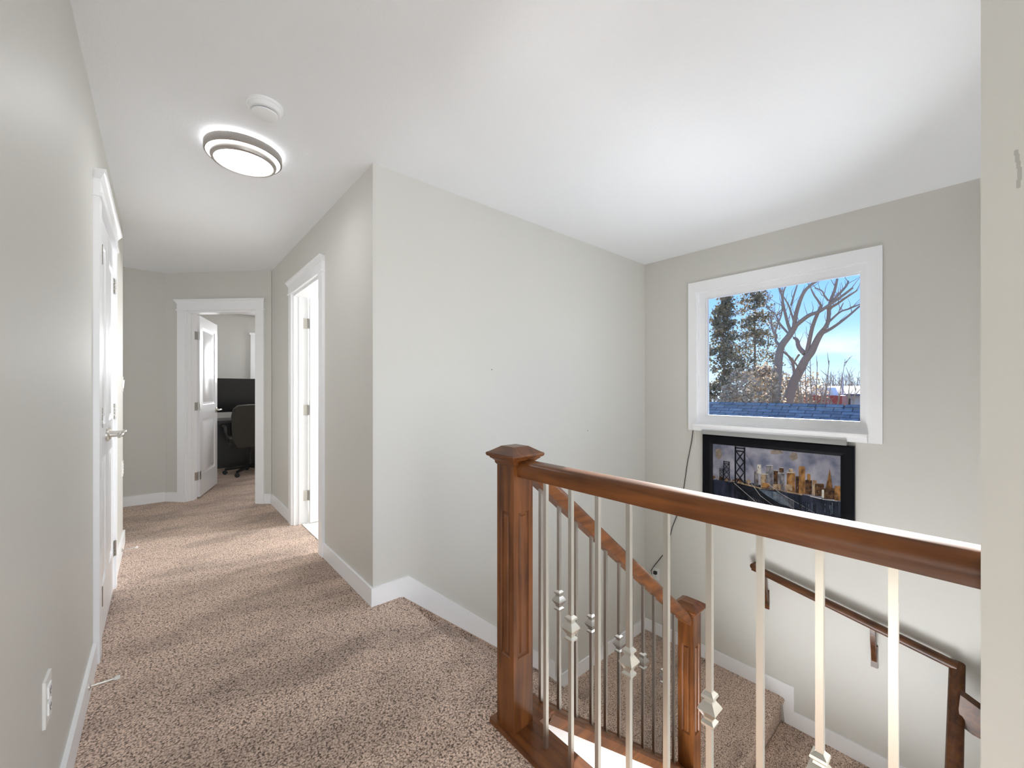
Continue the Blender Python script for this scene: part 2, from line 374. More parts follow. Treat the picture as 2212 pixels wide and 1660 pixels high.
bm = B(); box(bm, -2.3, 4.28, 0, XL - .12, 4.40, H); box(bm, -2.4, 4.28, 0, -2.3, 5.88, H)
struct('wall_side', bm, M['wall'], 'greige wall of the side passage around the corner on the left', 'wall')
BD0, BD1 = 3.175, 4.0                      # bathroom opening
bm = B(); box(bm, XR, 2.33, 0, XR + .115, BD0, H); box(bm, XR, BD1, 0, XR + .115, 4.96, H); box(bm, XR, BD0, DH, XR + .115, BD1, H)
struct('wall_corridor', bm, M['wall'], 'greige corridor wall with the right-hand doorway', 'wall')
bm = B(); box(bm, XR, YB, LOW, XW, YB + .115, H)
struct('wall_stair', bm, M['wall_b'], 'greige wall beside the first stair flight, from the corridor corner to the window wall', 'wall')
WY0, WY1, WZ0, WZ1 = .506, 1.69, .90, 2.09
bm = B(); X2 = XW + .16
box(bm, XW, -.12, LOW, X2, WY0, H); box(bm, XW, WY1, LOW, X2, 2.33, H); box(bm, XW, WY0, LOW, X2, WY1, WZ0); box(bm, XW, WY0, WZ1, X2, WY1, H)
struct('wall_window', bm, M['wall'], 'greige stairwell wall holding the large window', 'wall')
EX0, EX1, EZ0, EZ1 = 1.45, 3.15, .75, 1.85    # side window added to light the stairwell, edge-on to the camera
bm = B(); box(bm, .893, -3.2, 0, 1.013, -.12, H); box(bm, .893, -.12, LOW, EX0, .0, H); box(bm, EX1, -.12, LOW, XW, .0, H)
box(bm, EX0, -.12, LOW, EX1, .0, EZ0); box(bm, EX0, -.12, EZ1, EX1, .0, H)
struct('wall_right', bm, M['wall_r'], 'greige wall at the right edge where the guard rail ends', 'wall')
bm = B()
box(bm, XL, -3.3, 0, -.1, -3.18, H); box(bm, .75, -3.3, 0, .893, -3.18, H); box(bm, -.1, -3.3, 0, .75, -3.18, .3); box(bm, -.1, -3.3, 2.3, .75, -3.18, H)
struct('wall_back', bm, M['wall'], 'greige wall behind the viewpoint with a tall opening added to let light in', 'wall')
# diagonal wall with the office door: runs from the right corner to the left corner
DC = 5.805
DF = frame_of(.89, DC - .89, -1, 1)        # local x: right to left, local y: towards the corridor
OD0, OD1 = .163, .955
bm = B()
box(bm, 0, -.115, 0, OD0, 0, H, DF); box(bm, OD1, -.115, 0, 1.2, 0, H, DF); box(bm, OD0, -.115, DH, OD1, 0, H, DF)
struct('wall_diagonal', bm, M['wall'], 'greige angled wall at the corridor end around the office doorway', 'wall')
bm = B()
box(bm, -.5, 8.06, 0, 1.24, 8.2, H); box(bm, 2.6, 8.06, 0, 3.9, 8.2, H); box(bm, 1.24, 8.06, 0, 2.6, 8.2, .95); box(bm, 1.24, 8.06, 2.05, 2.6, 8.2, H)
box(bm, -.62, 5.88, 0, -.5, 8.2, H); box(bm, 3.8, 4.96, 0, 3.9, 8.2, H); box(bm, 1.01, 4.9, 0, 3.9, 4.96, H)
struct('wall_office', bm, M['wall'], 'greige walls of the office beyond the open door', 'wall')
bm = B(); box(bm, 3.7, 2.33, 0, 3.85, 4.9, H)
struct('wall_bathroom', bm, M['white'], 'white outer wall of the bathroom beyond the right-hand door', 'wall')

# ------------------------------------------------------------------ stairs
NOSE, RUN, RISE = 1.07, .24, .20
def steps_profile(n, x0, nose, run, rise, z0, r=.018):
    pts = [(x0, z0)]
    for k in range(n):
        nx, z = nose + run * k, z0 - rise * k
        for a in range(0, 5):
            t = math.pi / 2 - a * math.pi / 4 * 1.0
            pts.append((nx - r + r * math.cos(t), z - r + r * math.sin(t)))
        pts.append((nx - .022, z - 2 * r - .002)); pts.append((nx - .022, z - rise))
    return pts
prof = steps_profile(6, 1.03, NOSE, RUN, RISE, 0)
prof[0] = (1.03, -.0); last = prof[-1]
prof += [(last[0], last[1] - .2), (1.03, -.35)]
bm = B(); prism(bm, prof, 1.14, 2.203, 'y')
prism(bm, [(1.07, -.004), (2.262, -1.0), (2.262, -1.1), (1.07, -.2)], 2.168, 2.203, 'y')      # carpet wrapped along the wall side
struct('floor_stairs', bm, M['carpet'], 'six carpeted steps going down from the hall along the wall', 'stairs')
def nose_profile(y, z, r=.02):
    return [(y - r + 0, z)]
bm = B()
r = .022; pts = [(2.203, -1.2), (1.0 + r, -1.2)]
for a in range(1, 5):
    t = math.pi / 2 + a * math.pi / 4; pts.append((1.0 + r + r * math.cos(t), -1.2 - r + r * math.sin(t)))
pts += [(1.0 + .024, -1.2 - 2 * r), (1.0 + .024, -1.55), (2.203, -1.55)]
prism(bm, pts, 2.248, 3.678, 'x')
struct('floor_landing', bm, M['carpet'], 'carpeted stair landing under the window', 'floor')
prof2 = [(3.678, -1.39)] + [(3.4 - (p[0] - 1.03), p[1] - 1.39) for p in steps_profile(6, 1.03, 1.95, .24, .19, 0)[1:]]
prof2 += [(prof2[-1][0], -3.0), (3.678, -3.0)]
bm = B(); prism(bm, prof2, .0, 1.02, 'y')
struct('floor_lower_stairs', bm, M['carpet'], 'lower carpeted landing and the flight turning back below the guard', 'stairs')
bm = B(); box(bm, -2, -.0, LOW - .1, 3.69, 2.2, LOW)
struct('floor_lower_hall', bm, M['carpet'], 'carpeted floor at the foot of the stairs', 'floor')
# knee wall under the stair rail + white wall face under the guard
SL = -.83
def capz(x): return .02 + SL * (x - 1.095)
bm = B(); prism(bm, [(1.0, -.004), (1.085, -.004), (2.243, capz(2.243) - .035), (2.243, LOW), (1.0, LOW)], 1.045, 1.135, 'y')
struct('wall_knee', bm, M['trim'], 'white closed stringer wall under the sloping stair rail', 'wall')
bm = B(); box(bm, .985, .0, LOW, 1.012, 1.045, -.004)
struct('wall_under_guard', bm, M['trim'], 'white wall face below the hall floor edge under the guard', 'wall')

# ------------------------------------------------------------------ baseboards
BH, BT = .10, .013
def bb(name, segs, label, polys=()):
    bm = B()
    for x0, y0, x1, y1 in segs: box(bm, x0, y0, .0, x1, y1, BH)
    bev(bm, .0025)
    return struct(name, bm, M['trim'], label, 'baseboard')
bb('baseboard_left', [(XL, -3.18, XL + BT, 2.525), (XL, 3.515, XL + BT, 4.40), (XL - .12, 4.40, XL + BT, 4.40 + BT)], 'white baseboard along the left wall of the hall')
bb('baseboard_far', [(-2.3, 5.76 - BT, .06, 5.76)], 'white baseboard at the far left corridor wall')
bb('baseboard_corridor', [(XR - BT, YB - BT, XR, 3.085), (XR - BT, 4.09, XR, 4.905)], 'white baseboard along the right corridor wall')
bm = B(); box(bm, 0.0, 0, 0, OD0 - .09, BT, BH, DF); box(bm, OD1 + .09, 0, 0, 1.2, BT, BH, DF)
struct('baseboard_diagonal', bm, M['trim'], 'white baseboard pieces either side of the office door casing', 'baseboard')
bm = B()
prism(bm, [(XR, 0), (XR, .102), (1.112, .102), (2.36, -.952), (2.36, -1.09), (3.69, -1.09), (3.69, -1.2), (2.25, -1.2), (1.06, -.19), (1.03, 0)], YB - BT, YB, 'y')
bev(bm, .002)
struct('baseboard_stair', bm, M['trim'], 'white skirt board stepping down the stair wall to the landing', 'baseboard')
bm = B()
prism(bm, [(2.203, -1.2), (2.203, -1.09), (.939, -1.085), (.939, -1.275), (.0, -1.275), (.0, -1.39), (1.0, -1.39), (1.02, -1.2)], XW - BT, XW, 'x')
bev(bm, .002)
struct('baseboard_window', bm, M['trim'], 'white baseboard stepping down below the window wall', 'baseboard')

# ------------------------------------------------------------------ doors
def casing(bm, w0, w1, fr, z1=DH, cw=.09, t=.02):
    """side boards, frieze, bead and cornice around an opening w0..w1"""
    box(bm, w0 - cw, 0, 0, w0, t, z1, fr); box(bm, w1, 0, 0, w1 + cw, t, z1, fr)
    box(bm, w0 - cw - .006, 0, z1, w1 + cw + .006, t + .008, z1 + .016, fr)
    box(bm, w0 - cw, 0, z1 + .016, w1 + cw, t + .002, z1 + .078, fr)
    cp = [(0, z1 + .078), (t + .004, z1 + .078), (t + .008, z1 + .088), (t + .018, z1 + .104), (t + .022, z1 + .106), (t + .022, z1 + .118), (0, z1 + .118)]
    a, b = w0 - cw, w1 + cw
    # cornice with mitred returns
    vs = []
    for y, z in cp:
        e = max(0, y - .02)
        vs.append((bm.verts.new(fr @ Vector((a - e, y, z))), bm.verts.new(fr @ Vector((b + e, y, z)))))
    n = len(vs)
    for i in range(n):
        j = (i + 1) % n; bm.faces.new([vs[i][0], vs[j][0], vs[j][1], vs[i][1]])
    bm.faces.new([v[0] for v in vs]); bm.faces.new([v[1] for v in vs][::-1])
    return bm
def jamb(bm, w0, w1, fr, depth=.115, stop=.055):
    j = .018
    box(bm, w0, -depth, 0, w0 + j, .0, DH, fr); box(bm, w1 - j, -depth, 0, w1, .0, DH, fr); box(bm, w0 + j, -depth, DH - j, w1 - j, 0, DH, fr)
    return bm
def leaf(w, h, fr, t=.035, panels=2):
    """a two-panel moulded door leaf; local x along its width, y thickness 0..t (front -y), z up"""
    bm = B(); s = .11 if w > .5 else .085
    ps = [(s, .24, w - s, .86), (s, 1.02, w - s, h - .12)]
    panel_face(bm, w, h, ps, fr, .009, .018, .04)
    back = fr @ Matrix.Translation((w, t, 0)) @ Matrix.Rotation(math.pi, 4, 'Z')
    panel_face(bm, w, h, ps, back, .009, .018, .04)
    def V(*p): return bm.verts.new(fr @ Vector(p))
    for q in (((0, 0, 0), (0, t, 0), (0, t, h), (0, 0, h)), ((w, 0, 0), (w, t, 0), (w, t, h), (w, 0, h)), ((0, 0, 0), (w, 0, 0), (w, t, 0), (0, t, 0)), ((0, 0, h), (w, 0, h), (w, t, h), (0, t, h))):
        bm.faces.new([V(*p) for p in q])
    bmesh.ops.remove_doubles(bm, verts=bm.verts[:], dist=1e-5)
    return bm
def hinge_bm(fr, x, z, pl=.045, side=1):
    """hinge with its barrel at local (x, 0) and leaves lying along local x"""
    bm = B(); box(bm, x - .0, -.002, z - .045, x + side * pl, .001, z + .045, fr)
    for k in range(3):
        c = fr @ Vector((x, -.006, z - .045 + k * .031)); lathe(bm, c, [(.0065, 0), (.0065, .029)], 12)
    for s in (-.02, 0, .02): 
        c = fr @ Vector((x + side * pl * .6, -.004, z + s)); box(bm, c.x - .003, c.y - .003, c.z - .003, c.x + .003, c.y + .003, c.z + .003)
    return bm
def lever_bm(fr, x, z, out, tip):
    """lever handle; rosette at local (x, z) on the face y = 0, projecting to -y; tip = +-1 direction of the lever along local x"""
    bm = B(); R = fr @ Matrix.Translation((x, 0, z)) @ Matrix.Rotation(math.pi / 2, 4, 'X')
    lathe(bm, (0, 0, 0), [(.033, 0), (.033, .006), (.028, .011), (.012, .013), (.011, .05), (.013, .055)], 28, R)
    pts = [(x, -.05, z), (x + tip * .015, -.058, z), (x + tip * .05, -.06, z + .004), (x + tip * .09, -.057, z + .002), (x + tip * .115, -.053, z - .004)]
    tube(bm, [fr @ Vector(p) for p in pts], [.012, .0115, .010, .009, .006], 12)
    return bm

# closet: pair of narrow doors in the left wall
FL = frame_of(XL, 0, 0, -1)               # local x = -Y, local y = +X (into the hall)
d1 = thing('door_1', (XL, (CL0 + CL1) / 2, 0), 'pair of narrow white panelled closet doors in the left wall', 'door', kind='structure')
bm = B(); casing(bm, -CL1, -CL0, FL); bev(bm, .0015, 1); obj('casing', bm, M['trim'], d1)
bm = B(); jamb(bm, -CL1, -CL0, FL); obj('jamb', bm, M['trim'], d1)
lw = (CL1 - CL0 - .044) / 2
for (xa, hx, sd) in ((-CL1 + .019, 0, 1), (-CL1 + .022 + lw + .003, lw, -1)):
    # face towards +X: local -y must point at the hall
    fr = FL @ Matrix.Translation((xa + lw, .010, .012)) @ Matrix.Rotation(math.pi, 4, 'Z')
    lf = obj('door_leaf', leaf(lw, 2.015, fr), M['door'], d1)
    hxx = lw if hx == 0 else 0.0
    for z in (.24, 1.06, 1.81): obj('hinge', hinge_bm(fr, hxx, z, .03, -1 if hxx else 1), M['steel'], lf)
    if hx == lw:
        tipd = 1
        obj('lever_handle', lever_bm(fr, lw - .055, .955, 1, -1), M['nickel'], lf)
    else:
        obj('lever_handle', lever_bm(fr, .055, .955, 1, 1), M['nickel'], lf)
# bathroom doorway
FB = frame_of(XR, 0, 0, 1)
d2 = thing('door_2', (XR, (BD0 + BD1) / 2, 0), 'white doorway on the right of the corridor, its door opened into the bathroom', 'door', kind='structure')
bm = B(); casing(bm, BD0, BD1, FB); bev(bm, .0015, 1); obj('casing', bm, M['trim'], d2)
bm = B(); jamb(bm, BD0, BD1, FB); box(bm, BD1 - .03, -.075, 0, BD1 - .018, -.04, DH - .018, FB); box(bm, BD0 + .018, -.075, 0, BD0 + .03, -.04, DH - .018, FB); obj('jamb', bm, M['trim'], d2)
fr = Matrix.Translation((XR + .122, BD1 - .066, .012)) @ Matrix.Rotation(math.radians(-1), 4, 'Z')
lf = obj('door_leaf', leaf(.76, 2.015, fr), M['door'], d2)
for z in (.25, 1.02, 1.80):
    bm = B(); fb = Matrix.Translation((XR + .115, BD1 - .018, 0))
    box(bm, -.045, -.004, z - .045, .0, .0, z + .045, fb); lathe(bm, fb @ Vector((.004, -.008, z - .045)), [(.007, 0), (.007, .09)], 12)
    obj('hinge', bm, M['steel'], lf)
obj('lever_handle', lever_bm(fr, .70, .955, 1, -1), M['nickel'], lf)
# office doorway in the diagonal wall
d3 = thing('door_3', tuple(DF @ Vector(((OD0 + OD1) / 2, 0, 0))), 'white doorway at the corridor end with its panelled door standing open into the office', 'door', kind='structure')
bm = B(); casing(bm, OD0, OD1, DF); bev(bm, .0015, 1); obj('casing', bm, M['trim'], d3)
bm = B(); jamb(bm, OD0, OD1, DF); box(bm, OD1 - .03, -.07, 0, OD1 - .018, -.035, DH - .018, DF); box(bm, OD0 + .018, -.07, 0, OD0 + .03, -.035, DH - .018, DF); obj('jamb', bm, M['trim'], d3)
hp = DF @ Vector((OD1 - .02, -.118, 0))
fr = Matrix.Translation((hp.x + .022, hp.y + .018, .012)) @ Matrix.Rotation(math.radians(72.5), 4, 'Z')
lf = obj('door_leaf', leaf(.72, 2.015, fr), M['door'], d3)
for z in (.25, 1.02, 1.80):
    bm = B(); box(bm, OD1 - .020, -.112, z - .045, OD1 - .017, -.068, z + .045, DF)
    lathe(bm, (hp.x + .006, hp.y + .004, z - .045), [(.007, 0), (.007, .09)], 12)
    box(bm, .0, -.002, z - .057, .04, .001, z + .033, fr)
    obj('hinge', bm, M['steel'], lf)
obj('lever_handle', lever_bm(fr, .66, .94, 1, -1), M['nickel'], lf)
fr2 = fr @ Matrix.Translation((.72, .035, 0)) @ Matrix.Rotation(math.pi, 4, 'Z')
obj('lever_handle', lever_bm(fr2, .06, .94, 1, 1), M['nickel'], lf)

# ------------------------------------------------------------------ stairwell window
def stair_window():
    w = thing('window_1', (XW, (WY0 + WY1) / 2, WZ0), 'large white-framed window in the stairwell wall above the picture', 'window', kind='structure')
    cw = .073; bm = B(); t = .018; x = XW - t
    box(bm, x, WY0 - cw, WZ0 - .065, XW, WY0, WZ1 + .088); box(bm, x, WY1, WZ0 - .065, XW, WY1 + cw, WZ1 + .088)
    box(bm, x, WY0, WZ1, XW, WY1, WZ1 + .088); box(bm, x, WY0, WZ0 - .065, XW, WY1, WZ0)
    obj('casing', bm, M['trim'], w)
    bm = B(); e = .012
    box(bm, XW - .004, WY0, WZ0, XW + .16, WY0 + e, WZ1); box(bm, XW - .004, WY1 - e, WZ0, XW + .16, WY1, WZ1); box(bm, XW - .004, WY0 + e, WZ1 - e, XW + .16, WY1 - e, WZ1); box(bm, XW - .004, WY0 + e, WZ0, XW + .16, WY1 - e, WZ0 + e)
    obj('window_reveal', bm, M['trim'], w)
    bm = B(); y0, y1, z0, z1 = WY0 + e, WY1 - e, WZ0 + e, WZ1 - e; fw = .055; xa, xb = XW + .022, XW + .085
    for bx in ((y0, z0, y0 + .03, z1), (y1 - fw, z0, y1, z1), (y0 + .03, z0, y1 - fw, z0 + fw), (y0 + .03, z1 - .045, y1 - fw, z1)): box(bm, xa, bx[0], bx[1], xb, bx[2], bx[3])
    bev(bm, .003); obj('window_frame', bm, M['vinyl'], w)
    gy0, gy1, gz0, gz1 = y0 + .03, y1 - fw, z0 + fw, z1 - .045; bm = B()
    for bx in ((gy0, gz0, gy0 + .01, gz1), (gy1 - .01, gz0, gy1, gz1), (gy0 + .01, gz0, gy1 - .01, gz0 + .01), (gy0 + .01, gz1 - .01, gy1 - .01, gz1)): box(bm, xa + .02, bx[0], bx[1], xb - .01, bx[2], bx[3])
    obj('glazing_bead', bm, M['vinyl'], w)
    bm = B(); box(bm, xa + .034, gy0 + .005, gz0 + .005, xa + .038, gy1 - .005, gz1 - .005); obj('pane', bm, M['glass'], w)
    bm = B(); prism(bm, [(XW - .018, .838), (XW - .05, .838), (XW - .052, .872), (XW - .062, .878), (XW - .064, .897), (XW - .058, .902), (XW - .018, .904)], .507, 1.70, 'y'); bev(bm, .0015, 1)
    obj('window_sill', bm, M['trim'], w)
    for (u, v) in ((1548, 916), (1797, 934)):
        p = at(u, v, 'X', XW - .045); bm = B()
        bmesh.ops.create_uvsphere(bm, u_segments=20, v_segments=10, radius=1.0, matrix=Matrix.Translation((XW - .045, p.y, .903)) @ Matrix.Diagonal((.013, .034, .010, 1)))
        box(bm, XW - .05, p.y - .04, .899, XW - .02, p.y + .04, .904)
        obj('latch', bm, M['vinyl'], w)
stair_window()
g = thing('sill_shade_bar', (XW - .035, 1.11, .81), 'slim grey bar coloured as the shadow strip under the window sill above the picture', 'light')  # bar's grey stands in for the shadow strip below the sill
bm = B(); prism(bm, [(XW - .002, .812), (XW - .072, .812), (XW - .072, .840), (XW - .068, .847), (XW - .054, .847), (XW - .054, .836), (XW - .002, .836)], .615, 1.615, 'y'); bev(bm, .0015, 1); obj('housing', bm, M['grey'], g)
bm = B(); tube(bm, [(XW - .03, 1.69, .835), (XW - .03, 1.691, .77), (XW - .029, 1.69, .71)], .0016, 6); bmesh.ops.create_uvsphere(bm, u_segments=10, v_segments=6, radius=.005, matrix=Matrix.Translation((XW - .029, 1.69, .708)))
tag(obj('pull_cord', bm, M['plate']), 'thin pale pull cord hanging below the left window corner', 'cord')

# ------------------------------------------------------------------ framed picture
def picture():
    Y0, Y1, Z0, Z1 = .576, 1.625, .20, .808; fwd = .08; X = XW - .004
    p = thing('framed_picture', (X, (Y0 + Y1) / 2, Z0), 'black framed painting of a bridge and city skyline below the window', 'picture')
    bm = B(); pr = [(0, 0), (0, .03), (.012, .036), (.05, .030), (.072, .018), (fwd, .014), (fwd, 0)]   # (inset, depth)
    rings = []
    for ins, dp in pr: rings.append([bm.verts.new((X - dp, y, z)) for y, z in ((Y0 + ins, Z0 + ins), (Y1 - ins, Z0 + ins), (Y1 - ins, Z1 - ins), (Y0 + ins, Z1 - ins))])
    for i in range(len(rings)):
        a, b = rings[i], rings[(i + 1) % len(rings)]
        for k in range(4): bm.faces.new([a[k], a[(k + 1) % 4], b[(k + 1) % 4], b[k]])
    obj('frame', bm, M['black'], p)
    # the painting: layered flat shapes of paint
    mats = []; idx = {}
    def paint(name, c1, c2, scale, stretch=(1, 1, 1), detail=6):
        m, N, L, b = newmat(name); g_ = N.new('ShaderNodeNewGeometry'); mp = N.new('ShaderNodeMapping'); mp.inputs['Scale'].default_value = stretch
        nz = N.new('ShaderNodeTexNoise'); nz.inputs['Scale'].default_value = scale; nz.inputs['Detail'].default_value = detail
        rp = N.new('ShaderNodeValToRGB'); L.new(g_.outputs['Position'], mp.inputs[0]); L.new(mp.outputs[0], nz.inputs['Vector']); L.new(nz.outputs['Fac'], rp.inputs[0]); L.new(rp.outputs[0], b.inputs['Base Color'])
        rp.color_ramp.elements[0].position = .36; rp.color_ramp.elements[0].color = (*c1, 1); rp.color_ramp.elements[1].position = .64; rp.color_ramp.elements[1].color = (*c2, 1)
        b.inputs['Roughness'].default_value = .55; b.inputs['Specular IOR Level'].default_value = .15; idx[name] = len(mats); mats.append(m)
    paint('paint_sky', (.13, .14, .20), (.33, .32, .37), 9); paint('paint_ochre', (.18, .14, .11), (.29, .24, .20), 25)
    paint('paint_water', (.006, .008, .016), (.035, .042, .068), 14, (1, 1, .35)); paint('paint_dark', (.003, .004, .007), (.012, .014, .02), 20)
    paint('paint_amber', (.10, .045, .015), (.36, .18, .06), 38, (1, 1, .5)); paint('paint_tan', (.16, .10, .06), (.42, .31, .20), 45, (1, 1, .4)); paint('paint_slate', (.07, .07, .085), (.26, .24, .25), 45, (1, 1, .4))
    paint('paint_umber', (.02, .012, .008), (.13, .06, .025), 40); paint('paint_pale', (.45, .43, .40), (.62, .60, .52), 60); paint('paint_bluegrey', (.03, .045, .07), (.10, .13, .17), 26)
    paint('paint_line', (.30, .30, .30), (.5, .48, .45), 40)
    bm = B(); XC = X - .006
    box(bm, XC, Y0 + .07, Z0 + .07, X, Y1 - .07, Z1 - .07, None, idx['paint_sky'])
    lay = [0]
    def W(cx, cy): return at(1500 + cx / 6.144, 920 + cy / 6.144, 'X', XW - .012)
    def poly(pts, name):
        lay[0] += 1; x = XC - .00005 * lay[0]; vs = []
        for cx, cy in pts:
            q = W(cx, cy); vs.append(bm.verts.new((x, min(max(q.y, Y0 + .075), Y1 - .075), min(max(q.z, Z0 + .075), Z1 - .075))))
        f = bm.faces.new(vs); f.material_index = idx[name]
    def line(x0, y0, x1, y1, w, name):
        dx, dy = x1 - x0, y1 - y0; l = math.hypot(dx, dy); nx, ny = -dy / l * w / 2, dx / l * w / 2
        poly([(x0 + nx, y0 + ny), (x1 + nx, y1 + ny), (x1 - nx, y1 - ny), (x0 - nx, y0 - ny)], name)
    def blob(cx, cy, rx, ry, name, n=14, j=.25):
        poly([(cx + rx * math.cos(a) * (1 + random.uniform(-j, j)), cy + ry * math.sin(a) * (1 + random.uniform(-j, j))) for a in [2 * math.pi * k / n for k in range(n)]], name)
    blob(320, 370, 45, 80, 'paint_ochre'); blob(1320, 410, 55, 60, 'paint_ochre'); blob(1090, 350, 90, 30, 'paint_ochre')
    poly([(232, 720), (420, 705), (700, 745), (1100, 850), (1440, 915), (1700, 975), (1955, 1010), (1955, 1330), (1700, 1320), (900, 1180), (232, 1050)], 'paint_water')
    for a in range(9): blob(250 + a * 60 + random.uniform(-15, 15), 695 + a * 7 + random.uniform(-12, 8), 34, 26, random.choice(['paint_tan', 'paint_umber', 'paint_slate']))
    blds = [(790, 600, 850, 800, 'paint_slate'), (832, 515, 885, 640, 'paint_pale'), (880, 640, 985, 830, 'paint_tan'), (950, 525, 1045, 830, 'paint_slate'), (1050, 590, 1110, 850, 'paint_umber'), (1105, 625, 1195, 860, 'paint_slate'), (1125, 555, 1185, 628, 'paint_umber'),
            (1225, 620, 1335, 890, 'paint_amber'), (1250, 570, 1310, 622, 'paint_tan'), (1340, 670, 1400, 900, 'paint_umber'), (1385, 540, 1468, 910, 'paint_amber'), (1470, 720, 1560, 920, 'paint_umber'), (1495, 640, 1540, 730, 'paint_amber'), (1565, 720, 1625, 930, 'paint_tan'), (1600, 770, 1720, 940, 'paint_umber'),
            (1040, 775, 1150, 850, 'paint_tan'), (1150, 740, 1200, 860, 'paint_slate'), (1210, 780, 1300, 870, 'paint_tan'), (1690, 850, 1730, 960, 'paint_pale'), (1720, 830, 1860, 980, 'paint_umber'), (1860, 800, 1955, 1000, 'paint_amber'), (900, 760, 1000, 830, 'paint_amber')]
    for x0, y0, x1, y1, n in blds: poly([(x0, y0 + 8), (x0 + 10, y0), (x1 - 8, y0 + 4), (x1, y0 + 12), (x1, y1), (x0, y1 - 8)], n)
    for x0, y0, x1, y1, n in blds[1:9]: line(x0 + 4, y0 + 3, x1 - 4, y0 + 6, 7, 'paint_pale')
    for _ in range(70):
        b_ = random.choice(blds); x = random.uniform(b_[0] + 6, b_[2] - 6); y = random.uniform(b_[1] + 20, b_[3] - 10); line(x, y, x, y + random.uniform(10, 34), random.uniform(4, 10), random.choice(['paint_tan', 'paint_umber', 'paint_amber', 'paint_slate']))
    poly([(1796, 560), (1806, 640), (1835, 835), (1742, 830), (1785, 640)], 'paint_amber')
    # deck, its shadow, cables
    poly([(470, 735), (560, 730), (900, 830), (1440, 910), (1430, 925), (1100, 860), (860, 835)], 'paint_tan')
    poly([(470, 745), (700, 800), (900, 850), (1110, 880), (1330, 1090), (1500, 1290), (1000, 1240), (700, 1000)], 'paint_dark')
    poly([(850, 840), (1110, 880), (1330, 1100), (1150, 1040), (950, 920)], 'paint_bluegrey')
    for (cx, w, y0, y1, leg) in ((607, 140, 272, 760, 20), (428, 82, 465, 720, 12), (362, 50, 565, 720, 8)):
        x0, x1 = cx - w / 2, cx + w / 2
        line(x0 + leg / 2, y0, x0 + leg / 2 - 1, y1, leg, 'paint_dark'); line(x1 - leg / 2, y0 + w * .12, x1 - leg / 2 + 4, y1 + w * .1, leg, 'paint_dark')
        line(x0, y0 + leg, x1, y0 + leg + w * .1, leg * .8, 'paint_dark'); line(x0, y0 + leg * 3, x1, y0 + leg * 3 + w * .1, leg * .8, 'paint_dark')
        n = 3; top = y0 + leg * 3.4; hgt = (y1 - top) / n
        for k in range(n):
            line(x0 + leg, top + k * hgt, x1 - leg, top + (k + 1) * hgt, leg * .7, 'paint_dark'); line(x1 - leg, top + k * hgt + 8, x0 + leg, top + (k + 1) * hgt, leg * .7, 'paint_dark')
    for x in (540, 680): line(x, 800, x + 4, 1090, 18, 'paint_dark')
    line(545, 880, 675, 1010, 12, 'paint_dark'); line(670, 900, 550, 1050, 12, 'paint_dark')
    line(676, 350, 800, 590, 5, 'paint_slate'); line(800, 590, 850, 650, 5, 'paint_slate')
    for a in ((530, 760, 840, 1030), (740, 740, 880, 930), (880, 930, 1080, 1150), (970, 760, 1150, 900), (1150, 900, 1660, 1260)): line(*a, 6, 'paint_line')
    for k in range(14): x = 1060 + k * 20; line(x, 880 + k * 8, x, 960 + k * 12, 3, 'paint_line')
    for k in range(10): x = 720 + k * 22; line(x, 920 + k * 10, x, 1000 + k * 12, 3, 'paint_slate')
    line(1540, 935, 1690, 970, 9, 'paint_pale'); line(1700, 975, 1900, 1000, 6, 'paint_pale'); line(1000, 830, 1430, 905, 6, 'paint_tan')
    for _ in range(26): x = random.uniform(1380, 1930); line(x, random.uniform(1010, 1060), x, random.uniform(1080, 1200), random.uniform(6, 16), random.choice(['paint_dark', 'paint_bluegrey', 'paint_dark']))
    obj('painting', bm, mats, p)
picture()
sw = thing('window_added', (2.3, -.06, EZ0), 'white-framed side window added in the right end wall to light the stairwell', 'window', kind='structure')  # made-up window, put in to brighten the stair wall
bm = B(); y0, y1 = -.10, -.05
for bx in ((EX0, EZ0, EX0 + .05, EZ1), (EX1 - .05, EZ0, EX1, EZ1), (EX0 + .05, EZ0, EX1 - .05, EZ0 + .05), (EX0 + .05, EZ1 - .05, EX1 - .05, EZ1), (2.275, EZ0 + .05, 2.325, EZ1 - .05)): box(bm, bx[0], y0, bx[1], bx[2], y1, bx[3])
obj('window_frame', bm, M['vinyl'], sw)
bm = B(); box(bm, EX0 + .04, -.078, EZ0 + .04, EX1 - .04, -.074, EZ1 - .04); obj('pane', bm, M['glass'], sw)
# power cord, outlets, switches, door stops
def outlet(name, c, nrm, label, kind='outlet', group=None):
    fr = frame_of(c[0], c[1], nrm[1], -nrm[0], c[2])           # local y = nrm
    o = thing(name, c, label, kind, group)
    bm = B(); box(bm, -.036, 0, -.058, .036, .006, .058, fr); bev(bm, .003); obj('cover_plate', bm, M['plate'], o)
    if kind == 'outlet':
        for s in (-.021, .021):
            bm = B(); box(bm, -.017, .006, s - .015, .017, .009, s + .015, fr); bev(bm, .002)
            r_ = obj('receptacle', bm, M['plastic'], o)
            bm = B()
            for x in (-.006, .006): box(bm, x - .0012, .009, s - .004, x + .0012, .0095, s + .006, fr)
            box(bm, -.002, .009, s - .011, .002, .0095, s - .007, fr); obj('slot', bm, M['slot'], r_)
    else:
        bm = B(); prism(bm, [(.006, -.032), (.010, -.032), (.015, .032), (.006, .032)], -.016, .016, 'x', fr); obj('rocker', bm, M['plastic'], o)
    return o
outlet('wall_outlet', (XW, 2.09, -.608), (-1, 0), 'white outlet on the stairwell wall with the black plug in it', group=None)
outlet('wall_outlet', (XL, 1.555, .415), (1, 0), 'white outlet low on the left wall nearest the viewpoint')
outlet('light_switch', (XL, 4.30, 1.245), (1, 0), 'white wall switch just past the closet doors, at shoulder height', 'switch')
